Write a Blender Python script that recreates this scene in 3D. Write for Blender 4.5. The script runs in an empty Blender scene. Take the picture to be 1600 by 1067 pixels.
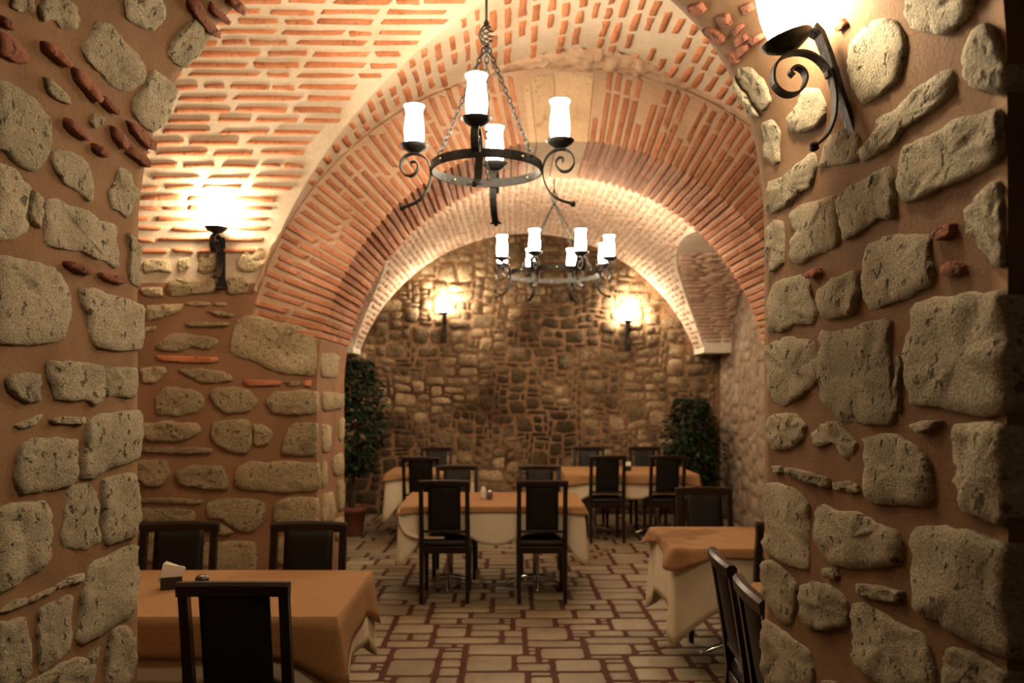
import bpy, bmesh, math, random
from mathutils import Vector, Matrix, noise
PI = math.pi
scene = bpy.context.scene
C = scene.collection

# ------------------------------------------------------------------ camera
F, VX, VY, CAMZ = 1280.0, 790.0, 615.0, 1.663
cam_data = bpy.data.cameras.new('camera')
cam_data.sensor_width = 36.0
cam_data.lens = 36.0 * F / 1600.0
cam_data.shift_x = (800.0 - VX) / 1600.0
cam_data.shift_y = (VY - 533.5) / 1600.0
cam_data.clip_start = 0.05
cam_data.dof.use_dof = True
cam_data.dof.focus_distance = 2.3
cam_data.dof.aperture_fstop = 3.4
cam = bpy.data.objects.new('camera', cam_data)
cam.location = (0, 0, CAMZ)
cam.rotation_euler = (PI / 2, 0, 0)
C.objects.link(cam)
scene.camera = cam

# ------------------------------------------------------------------ world, exposure
world = bpy.data.worlds.new('world')
scene.world = world
world.use_nodes = True
bg = world.node_tree.nodes['Background']
bg.inputs[0].default_value = (1.0, 0.66, 0.36, 1)
bg.inputs[1].default_value = 0.05
vs = scene.view_settings
vs.view_transform = 'Standard'
vs.look = 'None'
vs.gamma = 1.0
vs.use_curve_mapping = False
vs.exposure = 0.0
SHADE_POWER = 135.0
LIGHT_COL = (1.0, 0.80, 0.55, 1)
SCONCE_POWER = 265.0
cy = scene.cycles
cy.use_denoising = True
cy.max_bounces = 5
cy.diffuse_bounces = 3
cy.sample_clamp_indirect = 10.0
cy.caustics_reflective = False
cy.caustics_refractive = False

# ------------------------------------------------------------------ materials
def new_mat(name):
    m = bpy.data.materials.new(name)
    m.use_nodes = True
    nt = m.node_tree
    return m, nt, nt.nodes['Principled BSDF']

def simple(name, col, rough=0.6, metal=0.0, noise_amt=0.0, scale=20, bump=0.0, spec=0.5, sheen=0.0):
    m, nt, b = new_mat(name)
    b.inputs['Base Color'].default_value = (*col, 1)
    b.inputs['Roughness'].default_value = rough
    b.inputs['Metallic'].default_value = metal
    b.inputs['Specular IOR Level'].default_value = spec
    if sheen: b.inputs['Sheen Weight'].default_value = sheen
    if noise_amt or bump:
        g = nt.nodes.new('ShaderNodeNewGeometry')
        n = nt.nodes.new('ShaderNodeTexNoise')
        n.inputs['Scale'].default_value = scale
        n.inputs['Detail'].default_value = 6
        nt.links.new(g.outputs['Position'], n.inputs['Vector'])
        if noise_amt:
            r = nt.nodes.new('ShaderNodeValToRGB')
            r.color_ramp.elements[0].position = 0.3
            r.color_ramp.elements[1].position = 0.7
            r.color_ramp.elements[0].color = (*[c * (1 - noise_amt) for c in col], 1)
            r.color_ramp.elements[1].color = (*[min(1, c * (1 + noise_amt)) for c in col], 1)
            nt.links.new(n.outputs['Fac'], r.inputs['Fac'])
            nt.links.new(r.outputs['Color'], b.inputs['Base Color'])
        if bump:
            bp = nt.nodes.new('ShaderNodeBump')
            bp.inputs['Strength'].default_value = bump
            bp.inputs['Distance'].default_value = 0.01
            nt.links.new(n.outputs['Fac'], bp.inputs['Height'])
            nt.links.new(bp.outputs['Normal'], b.inputs['Normal'])
    return m

def rocky(name, cols, s1=7, s2=60, bump=0.8, dist=0.012, pits=0.0, pit_scale=40, rough=0.9, tint=0.25, stain=None, spec=0.2, grain=0):
    """mottled mineral surface: three colours by noise, optional dark pits, a random tint per piece"""
    m, nt, b = new_mat(name)
    N, L = nt.nodes.new, nt.links.new
    b.inputs['Roughness'].default_value = rough
    b.inputs['Specular IOR Level'].default_value = spec
    g = N('ShaderNodeNewGeometry')
    n1 = N('ShaderNodeTexNoise'); n1.inputs['Scale'].default_value = s1; n1.inputs['Detail'].default_value = 5
    n2 = N('ShaderNodeTexNoise'); n2.inputs['Scale'].default_value = s2; n2.inputs['Detail'].default_value = 8; n2.inputs['Roughness'].default_value = 0.7
    L(g.outputs['Position'], n1.inputs['Vector']); L(g.outputs['Position'], n2.inputs['Vector'])
    r1 = N('ShaderNodeValToRGB')
    e = r1.color_ramp.elements
    e[0].position, e[1].position = 0.32, 0.66
    e[0].color = (*cols[0], 1); e[1].color = (*cols[2], 1)
    mid = r1.color_ramp.elements.new(0.48); mid.color = (*cols[1], 1)
    mx = N('ShaderNodeMath'); mx.operation = 'MULTIPLY_ADD'; mx.inputs[1].default_value = 0.6
    sc = N('ShaderNodeMath'); sc.operation = 'MULTIPLY'; sc.inputs[1].default_value = 0.4
    L(n2.outputs['Fac'], sc.inputs[0]); L(n1.outputs['Fac'], mx.inputs[0]); L(sc.outputs[0], mx.inputs[2])
    L(mx.outputs[0], r1.inputs['Fac'])
    col = r1.outputs['Color']
    height = n2.outputs['Fac']
    if grain:
        n3 = N('ShaderNodeTexNoise'); n3.inputs['Scale'].default_value = grain; n3.inputs['Detail'].default_value = 3; n3.inputs['Roughness'].default_value = .8
        L(g.outputs['Position'], n3.inputs['Vector'])
        r3 = N('ShaderNodeValToRGB'); r3.color_ramp.elements[0].position = .36; r3.color_ramp.elements[1].position = .60
        r3.color_ramp.elements[0].color = (.62, .60, .56, 1); r3.color_ramp.elements[1].color = (1.12, 1.12, 1.12, 1)
        L(n3.outputs['Fac'], r3.inputs['Fac'])
        mg = N('ShaderNodeMix'); mg.data_type = 'RGBA'; mg.blend_type = 'MULTIPLY'; mg.inputs['Factor'].default_value = 1
        L(col, mg.inputs['A']); L(r3.outputs['Color'], mg.inputs['B']); col = mg.outputs['Result']
        hs3 = N('ShaderNodeMath'); hs3.operation = 'ADD'
        L(n3.outputs['Fac'], hs3.inputs[0]); L(height, hs3.inputs[1]); height = hs3.outputs[0]
    if pits:
        v = N('ShaderNodeTexNoise'); v.inputs['Scale'].default_value = pit_scale; v.inputs['Detail'].default_value = 3
        L(g.outputs['Position'], v.inputs['Vector'])
        pr = N('ShaderNodeValToRGB')
        pr.color_ramp.elements[0].position = 0.30; pr.color_ramp.elements[1].position = 0.40
        L(v.outputs['Fac'], pr.inputs['Fac'])
        mm = N('ShaderNodeMix'); mm.data_type = 'RGBA'; mm.blend_type = 'MULTIPLY'; mm.inputs['Factor'].default_value = pits
        L(col, mm.inputs['A']); L(pr.outputs['Color'], mm.inputs['B'])
        col = mm.outputs['Result']
        ad = N('ShaderNodeMath'); ad.operation = 'ADD'
        L(pr.outputs['Color'], ad.inputs[0]); L(height, ad.inputs[1]); height = ad.outputs[0]
    if stain:
        st = N('ShaderNodeTexNoise'); st.inputs['Scale'].default_value = stain[1]; st.inputs['Detail'].default_value = 6
        L(g.outputs['Position'], st.inputs['Vector'])
        sr = N('ShaderNodeValToRGB'); sr.color_ramp.elements[0].position = stain[2]; sr.color_ramp.elements[1].position = stain[2] + 0.14
        sr.color_ramp.elements[0].color = (*stain[0], 1); sr.color_ramp.elements[1].color = (1, 1, 1, 1)
        L(st.outputs['Fac'], sr.inputs['Fac'])
        mm = N('ShaderNodeMix'); mm.data_type = 'RGBA'; mm.blend_type = 'MULTIPLY'; mm.inputs['Factor'].default_value = 1
        L(col, mm.inputs['A']); L(sr.outputs['Color'], mm.inputs['B']); col = mm.outputs['Result']
    if tint:
        oi = N('ShaderNodeObjectInfo')
        mr = N('ShaderNodeMapRange'); mr.inputs['To Min'].default_value = 1 - tint; mr.inputs['To Max'].default_value = 1 + tint * 0.8
        L(oi.outputs['Random'], mr.inputs['Value'])
        hs = N('ShaderNodeHueSaturation')
        L(mr.outputs['Result'], hs.inputs['Value']); L(col, hs.inputs['Color'])
        col = hs.outputs['Color']
    L(col, b.inputs['Base Color'])
    bp = N('ShaderNodeBump'); bp.inputs['Strength'].default_value = bump; bp.inputs['Distance'].default_value = dist
    L(height, bp.inputs['Height']); L(bp.outputs['Normal'], b.inputs['Normal'])
    return m

M = {}
M['stone_near'] = rocky('rough_limestone', [(.37, .315, .205), (.58, .505, .345), (.72, .64, .46)], 6, 45, 1.0, 0.012, 0.65, 34, tint=.14, grain=170)
M['mortar_near'] = rocky('reddish_mortar', [(.17, .092, .045), (.23, .13, .064), (.285, .168, .09)], 5, 90, 0.5, 0.006, 0, tint=0)
M['brick_near'] = rocky('old_red_brick', [(.16, .06, .04), (.33, .125, .075), (.42, .18, .11)], 12, 60, 1.0, 0.012, 0.6, 40, tint=.2)
M['stone_wall'] = rocky('pale_limestone', [(.42, .32, .185), (.63, .515, .315), (.76, .65, .43)], 5, 40, 1.0, 0.022, 0.5, 24, tint=.14, grain=90)
M['mortar_wall'] = rocky('orange_mortar', [(.21, .11, .058), (.29, .158, .086), (.35, .20, .115)], 4, 60, 0.5, 0.008, 0, tint=0)
M['brick_vault'] = rocky('vault_brick', [(.36, .125, .055), (.53, .205, .095), (.60, .27, .145)], 8, 50, 0.7, 0.008, 0.3, 35, tint=.2)
M['mortar_vault'] = rocky('vault_mortar', [(.50, .385, .27), (.63, .515, .385), (.72, .615, .49)], 3, 40, 0.5, 0.010, 0, tint=0)
M['brick_arch'] = rocky('arch_brick', [(.32, .125, .065), (.46, .195, .105), (.54, .26, .15)], 8, 50, 0.7, 0.008, 0.3, 35, tint=.22)
M['mortar_arch'] = rocky('arch_mortar', [(.40, .255, .165), (.52, .35, .24), (.60, .43, .31)], 3, 40, 0.5, 0.010, 0, tint=0)
M['brick_far'] = rocky('faded_brick', [(.36, .22, .155), (.50, .32, .235), (.58, .41, .315)], 8, 40, 0.7, 0.010, 0.2, 30, tint=.15)
M['mortar_far'] = rocky('pale_mortar', [(.50, .38, .28), (.60, .48, .37), (.68, .57, .45)], 3, 30, 0.7, 0.015, 0, tint=0)
M['stone_far'] = rocky('rubble_stone', [(.22, .15, .09), (.38, .28, .175), (.55, .44, .29)], 4, 35, 0.9, 0.015, 0.3, 22, tint=.42, stain=((.24, .22, .20), .95, .43), grain=26)
M['mortar_far_wall'] = rocky('rubble_mortar', [(.21, .12, .068), (.29, .175, .10), (.35, .23, .14)], 3, 30, 0.8, 0.015, 0, tint=0, stain=((.35, .31, .27), 1.1, .40), grain=22)
M['stone_pale'] = rocky('pinkish_stone', [(.24, .175, .12), (.34, .26, .19), (.43, .34, .26)], 4, 35, 0.8, 0.014, 0.2, 22, tint=.12)
M['mortar_pale'] = rocky('pinkish_mortar', [(.22, .15, .10), (.30, .215, .15), (.36, .265, .19)], 3, 30, 0.8, 0.015, 0, tint=0)
M['plaster'] = rocky('white_plaster', [(.55, .49, .41), (.68, .62, .53), (.75, .70, .61)], 5, 40, 0.4, 0.01, 0, tint=0)
M['keystone'] = rocky('tan_keystone', [(.42, .29, .17), (.55, .39, .24), (.62, .46, .30)], 4, 40, 0.5, 0.008, 0.2, 20, tint=.1)
M['floor_stone'] = rocky('worn_paving', [(.185, .152, .095), (.265, .222, .145), (.335, .285, .195)], 3, 40, 0.25, 0.006, 0, rough=.55, tint=.2, spec=.4)
M['floor_grout'] = rocky('red_grout', [(.062, .021, .013), (.088, .031, .018), (.112, .042, .025)], 5, 50, 0.4, 0.006, 0, rough=.8, tint=0)
M['wood'] = simple('dark_wood', (.011, .005, .004), .30, 0, .3, 30, 0, .4)
M['leather'] = simple('black_leather', (.006, .005, .0045), .5, 0, 0, 120, .12, .3)
M['orange'] = simple('tan_cloth', (.34, .19, .085), .9, 0, .08, 60, .15, .2)
M['stained'] = rocky('stained_tan_cloth', [(.33, .185, .083), (.34, .19, .085), (.35, .195, .088)], 3, 60, .1, .004, 0, tint=0, stain=((.62, .55, .5), 3.5, .36))
M['cream'] = simple('cream_cloth', (.70, .62, .46), .9, 0, .05, 60, .1, .2)
M['chrome'] = simple('chrome', (.75, .73, .70), .12, 1.0)
M['iron'] = simple('wrought_iron', (.014, .013, .012), .6, .1, .4, 60, .3, .4)
M['brass'] = simple('brass_rivet', (.45, .33, .12), .35, 1.0)
M['napkin'] = simple('white_paper', (.85, .82, .75), .8)
M['black_plastic'] = simple('black_plastic', (.02, .02, .02), .3)
M['grey_metal'] = simple('grey_metal', (.22, .22, .22), .3, .8)
M['terracotta'] = simple('terracotta', (.17, .055, .03), .8, 0, .25, 15)
M['soil'] = simple('soil', (.03, .02, .012), .95)
M['leaf'] = simple('dark_leaf', (.012, .026, .011), .75, 0, .5, 9, 0, .2)
M['leaf_light'] = simple('young_leaf', (.10, .22, .04), .5)
M['stem'] = simple('woody_stem', (.05, .03, .018), .8)
def glow(name, col, s):
    m = bpy.data.materials.new(name); m.use_nodes = True
    nt = m.node_tree; nt.nodes.clear()
    e = nt.nodes.new('ShaderNodeEmission'); o = nt.nodes.new('ShaderNodeOutputMaterial')
    e.inputs[0].default_value = col; e.inputs[1].default_value = s
    nt.links.new(e.outputs[0], o.inputs[0])
    return m
M['shade'] = glow('lit_glass_shade', LIGHT_COL, SHADE_POWER)
M['sconce_shade'] = glow('lit_sconce_shade', LIGHT_COL, SCONCE_POWER)
M['frosted'] = simple('frosted_glass_fitting', (.5, .47, .42), .3)

# ------------------------------------------------------------------ object helpers
def mesh_obj(name, verts, faces, mat, parent=None, smooth=True, origin=True):
    me = bpy.data.meshes.new(name)
    if origin and parent is not None and parent.type == 'MESH' and verts:
        c = Vector((0, 0, 0))
        for v in verts: c += Vector(v)
        c /= len(verts)
        verts = [Vector(v) - c for v in verts]
    else:
        c = None
    me.from_pydata([tuple(v) for v in verts], [], faces)
    if smooth: me.polygons.foreach_set('use_smooth', [True] * len(me.polygons))
    me.materials.append(mat)
    o = bpy.data.objects.new(name, me)
    C.objects.link(o)
    if parent: o.parent = parent
    if c is not None: o.location = c
    return o

def bm_obj(name, bm, mat, parent=None, smooth=False):
    me = bpy.data.meshes.new(name)
    bm.to_mesh(me); bm.free()
    if smooth: me.polygons.foreach_set('use_smooth', [True] * len(me.polygons))
    me.materials.append(mat)
    o = bpy.data.objects.new(name, me)
    C.objects.link(o)
    if parent: o.parent = parent
    return o

def tag(o, label, cat=None, group=None, kind=None):
    o['label'] = label
    if cat: o['category'] = cat
    if group: o['group'] = group
    if kind: o['kind'] = kind
    return o

def struct(name, verts, faces, mat, label, cat, smooth=False):
    o = mesh_obj(name, verts, faces, mat, None, smooth)
    return tag(o, label, cat, kind='structure')

def thing(name, label, cat, loc=(0, 0, 0), rz=0.0, group=None):
    o = bpy.data.objects.new(name, None)
    o.empty_display_size = 0.1
    C.objects.link(o)
    o.location = loc; o.rotation_euler = (0, 0, rz)
    return tag(o, label, cat, group)

def copy_tree(o, parent=None):
    c = o.copy(); C.objects.link(c); c.parent = parent
    for ch in list(o.children): copy_tree(ch, c)
    return c

# --- bmesh shapes
def rbox(bm, c, s, bev=0.0, rot=None, seg=2):
    r = bmesh.ops.create_cube(bm, size=1.0)
    vs_ = r['verts']
    for v in vs_: v.co = Vector((v.co.x * s[0], v.co.y * s[1], v.co.z * s[2]))
    if bev:
        es = list({e for v in vs_ for e in v.link_edges})
        rr = bmesh.ops.bevel(bm, geom=es, offset=bev, segments=seg, affect='EDGES', profile=0.5)
        vs_ = list({v for f in rr['faces'] for v in f.verts} | {v for v in vs_ if v.is_valid})
    mt = Matrix.Translation(Vector(c)) @ (rot.to_4x4() if rot else Matrix())
    for v in vs_: v.co = mt @ v.co
    return vs_

def beam(bm, p0, p1, w0, d0, w1=None, d1=None, up=Vector((0, 1, 0))):
    p0, p1 = Vector(p0), Vector(p1)
    w1 = w0 if w1 is None else w1; d1 = d0 if d1 is None else d1
    ax = (p1 - p0).normalized()
    sx = ax.cross(up).normalized(); sy = sx.cross(ax).normalized()
    ring = []
    for p, w, d in ((p0, w0, d0), (p1, w1, d1)):
        ring.append([bm.verts.new(p + sx * (a * w / 2) + sy * (b * d / 2)) for a, b in ((-1, -1), (1, -1), (1, 1), (-1, 1))])
    for i in range(4):
        j = (i + 1) % 4
        bm.faces.new((ring[0][i], ring[0][j], ring[1][j], ring[1][i]))
    bm.faces.new(ring[0][::-1]); bm.faces.new(ring[1])

def tube(bm, pts, r, seg=8, closed=False, radii=None):
    pts = [Vector(p) for p in pts]
    n = len(pts); rings = []
    prev = None
    for i, p in enumerate(pts):
        a = pts[(i - 1) % n] if (closed or i > 0) else p
        b = pts[(i + 1) % n] if (closed or i < n - 1) else p
        t = (b - a).normalized()
        ref = prev if prev is not None else (Vector((0, 0, 1)) if abs(t.z) < .9 else Vector((1, 0, 0)))
        s = (ref - t * ref.dot(t))
        if s.length < 1e-5: s = Vector((1, 0, 0)) - t * t.x
        s.normalize(); prev = s
        u = t.cross(s)
        rr = radii[i] if radii else r
        rings.append([bm.verts.new(p + s * (rr * math.cos(2 * PI * k / seg)) + u * (rr * math.sin(2 * PI * k / seg))) for k in range(seg)])
    for i in range(n if closed else n - 1):
        A, B = rings[i], rings[(i + 1) % n]
        for k in range(seg):
            bm.faces.new((A[k], A[(k + 1) % seg], B[(k + 1) % seg], B[k]))
    if not closed:
        bm.faces.new(rings[0][::-1]); bm.faces.new(rings[-1])

def strap(bm, pts, nrm, w, t, widths=None):
    """flat iron bar swept along pts; nrm is the direction of its width"""
    pts = [Vector(p) for p in pts]; nrm = Vector(nrm).normalized()
    rings = []
    for i, p in enumerate(pts):
        a = pts[max(0, i - 1)]; b = pts[min(len(pts) - 1, i + 1)]
        tg = (b - a).normalized(); sd = tg.cross(nrm).normalized()
        ww = widths[i] if widths else w
        rings.append([bm.verts.new(p + nrm * (x * ww / 2) + sd * (y * t / 2)) for x, y in ((-1, -1), (1, -1), (1, 1), (-1, 1))])
    for A, B in zip(rings, rings[1:]):
        for k in range(4):
            bm.faces.new((A[k], A[(k + 1) % 4], B[(k + 1) % 4], B[k]))
    bm.faces.new(rings[0][::-1]); bm.faces.new(rings[-1])

def lathe(bm, prof, seg=20, c=(0, 0, 0), cap=True):
    c = Vector(c); rings = []
    for r, z in prof:
        rings.append([bm.verts.new(c + Vector((r * math.cos(2 * PI * k / seg), r * math.sin(2 * PI * k / seg), z))) for k in range(seg)])
    for A, B in zip(rings, rings[1:]):
        for k in range(seg):
            bm.faces.new((A[k], A[(k + 1) % seg], B[(k + 1) % seg], B[k]))
    if cap:
        bm.faces.new(rings[0][::-1]); bm.faces.new(rings[-1])

def crom(pts, n, closed=False):
    """Catmull-Rom through pts, n steps per span"""
    pts = [Vector(p) for p in pts]; out = []
    m = len(pts)
    spans = m if closed else m - 1
    for i in range(spans):
        g = (lambda k: pts[k % m]) if closed else (lambda k: pts[min(max(k, 0), m - 1)])
        p0, p1, p2, p3 = g(i - 1), g(i), g(i + 1), g(i + 2)
        for k in range(n):
            t = k / n
            out.append(0.5 * ((2 * p1) + (p2 - p0) * t + (2 * p0 - 5 * p1 + 4 * p2 - p3) * t * t + (3 * p1 - p0 - 3 * p2 + p3) * t ** 3))
    if not closed: out.append(pts[-1])
    return out

# --- masonry pieces
FINE = ((1.0, .10), (.988, .60), (.955, .92), (.72, 1.0), (.38, 1.03))
COARSE = ((1.0, .45), (.88, 1.0))
def resample(poly, n, seed, wob=0.0):
    if n >= 13:          # broken stone: straight edges with clipped corners
        pv = [Vector((p[0], p[1], 0)) for p in poly]; pts = []
        for a, b in zip(pv, pv[1:] + pv[:1]): pts += [a.lerp(b, .09), a.lerp(b, .91)]
    else:
        pts = crom([Vector((p[0], p[1], 0)) for p in poly], 6, True)
    L = [0.0]
    for a, b in zip(pts, pts[1:] + pts[:1]): L.append(L[-1] + (b - a).length)
    tot = L[-1]; out = []; j = 0
    cen = sum(pts, Vector()) / len(pts)
    size = tot / 6
    for i in range(n):
        t = tot * i / n
        while L[j + 1] < t: j += 1
        k = (t - L[j]) / max(1e-9, L[j + 1] - L[j])
        p = pts[j].lerp(pts[(j + 1) % len(pts)], k)
        if wob:
            d = (p - cen)
            if d.length > 1e-6: p = p + d.normalized() * ((noise.noise(Vector((i * .45 + seed * 7.3, seed * 1.7, 0))) + .7 * noise.noise(Vector((i * 1.37 + seed * 3.1, seed * 1.7, 5)))) * wob * size)
        out.append((p.x, p.y))
    return out, (cen.x, cen.y)

def stone(poly, mp, h, depth=.03, n=8, rings=COARSE, seed=0, wob=0.0, rough=0.0):
    """a masonry piece: outline poly on the surface mp(u,v) -> (point, outward normal)"""
    out, cen = resample(poly, n, seed, wob)
    V, Fc = [], []
    def ring(t, hh, r):
        for (u, v) in out:
            P, N = mp(cen[0] + (u - cen[0]) * t, cen[1] + (v - cen[1]) * t)
            q = hh
            if r: q += r * noise.noise(P * 16 + Vector((seed, 0, 0))) + r * .6 * noise.noise(P * 45)
            V.append(P + N * q)
    ring(1.0, -depth, 0)
    for t, f in rings: ring(t, h * f, rough if f > .5 else 0)
    P, N = mp(*cen); V.append(P + N * (h * 1.08 + (rough * noise.noise(P * 16 + Vector((seed, 0, 0))) if rough else 0)))
    m = len(rings) + 1
    for k in range(m - 1):
        for i in range(n):
            j = (i + 1) % n
            Fc.append((k * n + i, k * n + j, (k + 1) * n + j, (k + 1) * n + i))
    b = (m - 1) * n
    for i in range(n): Fc.append((b + i, b + (i + 1) % n, m * n))
    return V, Fc

def wedge(fn, a, b, c, jit=0.0, rnd=random):
    """box piece through fn(i,j,k) of three ranges, slightly irregular"""
    V = []
    for i in a:
        for j in b:
            for k in c:
                V.append(fn(i, j, k) + Vector([(rnd.random() - .5) * jit for _ in range(3)]))
    Fc = [(0, 1, 3, 2), (4, 6, 7, 5), (0, 4, 5, 1), (2, 3, 7, 6), (0, 2, 6, 4), (1, 5, 7, 3)]
    return V, Fc

def px_of(p):
    if p[1] < .3: return None
    return VX + F * p[0] / p[1], VY - F * (p[2] - CAMZ) / p[1]

def lay(parent, name, pieces, mat, limit=300, smooth=True):
    """pieces one by one under parent; past the limit the ones that show least are joined"""
    def score(pc):
        c = sum((Vector(v) for v in pc[0]), Vector()) / len(pc[0])
        q = px_of(c)
        if q is None or not (-60 < q[0] < 1660 and -60 < q[1] < 1130): return -abs(c.x) - abs(c.y) * .1
        xs = [px_of(v) for v in pc[0]]; xs = [x for x in xs if x]
        return (max(x[0] for x in xs) - min(x[0] for x in xs)) * (max(x[1] for x in xs) - min(x[1] for x in xs)) + .01
    if len(pieces) > limit:
        pieces = sorted(pieces, key=score, reverse=True)
    for V, Fc in pieces[:limit]:
        mesh_obj(name, V, Fc, mat, parent, smooth)
    rest = pieces[limit:]
    if rest:
        V, Fc = [], []
        for v, f in rest:
            o = len(V); V += v; Fc += [tuple(i + o for i in q) for q in f]
        r = mesh_obj(name + '_remainder', V, Fc, mat, parent, smooth)
        r['kind'] = 'stuff'

# ------------------------------------------------------------------ geometry of the place
# entrance arch (the thick wall nearest the camera)
PY0, PY1 = 1.342, 2.60
PCX, PR, PZS = -0.173, 0.995, 2.151
def pn(X): return 2.25 if X > PCX else 2.10
def prof(X, z):
    if z <= PZS: return abs(X - PCX) - PR
    n = pn(X)
    return (((abs(X - PCX) / PR) ** n + ((z - PZS) / PR) ** n) ** (1 / n) - 1) * PR
def pnormal(X, z):
    e = 1e-4
    gx = prof(X + e, z) - prof(X - e, z); gz = prof(X, z + e) - prof(X, z - e)
    g = Vector((-gx, 0, -gz))
    return g.normalized() if g.length > 1e-9 else Vector((0, 0, -1))
def passage_px(px, py):
    dx, dz = (px - VX) / F, -(py - VY) / F
    lo, hi = .3, 8.0
    if prof(dx * hi, CAMZ + dz * hi) < 0: Y = hi
    else:
        for _ in range(40):
            mid = (lo + hi) / 2
            if prof(dx * mid, CAMZ + dz * mid) < 0: lo = mid
            else: hi = mid
        Y = hi
    Y = min(Y, PY1 + .035)
    X, z = dx * Y, CAMZ + dz * Y
    return Vector((X, Y, z)), pnormal(X, z)
# wall of the transverse arch
WA, WB = 5.60, 6.55
ACX, AZC, ARI, ARO = 0.402, 1.707, 1.693, 2.187
JL, JR = ACX - ARI, ACX + ARI
def wall_px(px, py):
    Y = WA
    return Vector(((px - VX) / F * Y, Y, CAMZ - (py - VY) / F * Y)), Vector((0, -1, 0))
def jamb_px(px, py):
    Y = JL * F / (px - VX)
    return Vector((JL, Y, CAMZ - (py - VY) / F * Y)), Vector((1, 0, 0))
# first bay: barrel along Y crossed by a barrel along X
B1R = 2.20
TYC, TR, TZS = 4.10, 1.50, 2.42
TX0, TX1 = -3.6, 3.6
# second bay
BX, BZC, BR = 0.30, 1.414, 2.456
BY0, BY1 = WB, 11.30
FXL, FXR = -2.357, 2.957
CYC, CA, CB, CZS = 8.60, 2.15, 1.05, 2.25

rnd = random.Random(4)

def arch_wall(pts, zs, cx, rect, y0, y1, ny, disp=0.0):
    """wall with an opening whose outline is pts (x,z); rect = (x0, x1, ztop)"""
    x0, x1, zt = rect
    V, Fc = [], []
    def outer(p):
        x, z = p
        if z <= zs + 1e-6: return (x0 if x < cx else x1, z)
        dx, dz = x - cx, z - zs
        t = 1e9
        if dz > 1e-6: t = min(t, (zt - zs) / dz)
        if dx > 1e-6: t = min(t, (x1 - cx) / dx)
        if dx < -1e-6: t = min(t, (x0 - cx) / dx)
        return (cx + dx * t, zs + dz * t)
    n = len(pts)
    ys = [y0 + (y1 - y0) * k / ny for k in range(ny + 1)]
    for y in ys:
        for (x, z) in pts:
            p = Vector((x, y, z))
            if disp and 0 < z:
                d = disp * noise.noise(p * 5) + disp * .6 * noise.noise(p * 14)
                nn = pnormal(x, z) if cx == PCX else Vector((0, 0, 0))
                p = p + nn * d
            V.append(p)
    for k in range(ny):
        for i in range(n - 1):
            Fc.append((k * n + i, k * n + i + 1, (k + 1) * n + i + 1, (k + 1) * n + i))
    for y, base in ((y0, 0), (y1, ny * n)):
        o = len(V)
        for p in pts:
            q = outer(p); V.append(Vector((q[0], y, q[1])))
        for i in range(n - 1):
            Fc.append((base + i, base + i + 1, o + i + 1, o + i))
    return V, Fc

# ------------------------------------------------------------------ entrance walls
def half_profile(sd):
    out = [(PCX + sd * PR, PZS * k / 24) for k in range(25)]
    n = pn(PCX + sd)
    for k in range(1, 25):
        a = PI / 2 * k / 24
        out.append((PCX + sd * PR * math.cos(a) ** (2 / n), PZS + PR * math.sin(a) ** (2 / n)))
    return out
half = half_profile(-1)
V, Fc = arch_wall(half, PZS, PCX, (-3.6, 3.6, 4.3), PY0, PY1, 26, .0035)
wall_left = struct('wall_left', V, Fc, M['mortar_near'], 'near left wall of rough pale stones set in reddish mortar, curving up into the entrance arch', 'wall', True)
rhalf = half_profile(1)
V, Fc = arch_wall(rhalf, PZS, PCX, (-3.6, 3.6, 4.3), PY0, PY1, 26, .0035)
wall_right = struct('wall_right', V, Fc, M['mortar_near'], 'near right wall of large rough stones that carries the iron sconce', 'wall', True)

L1 = (0, 0, 3.9525); L2 = (0, 250, 3.952); L3 = (0, 520, 3.952); L4 = (0, 780, 3.716)
R1 = (1140, 0, 3.478); R2 = (1180, 260, 3.8095); R3 = (1180, 510, 3.8095); R4 = (1180, 780, 3.717)
W1 = (200, 360, 3.811); W2 = (200, 560, 3.139)
def tr(f, pts): return [(f[0] + x / f[2], f[1] + y / f[2]) for x, y in pts]

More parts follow.
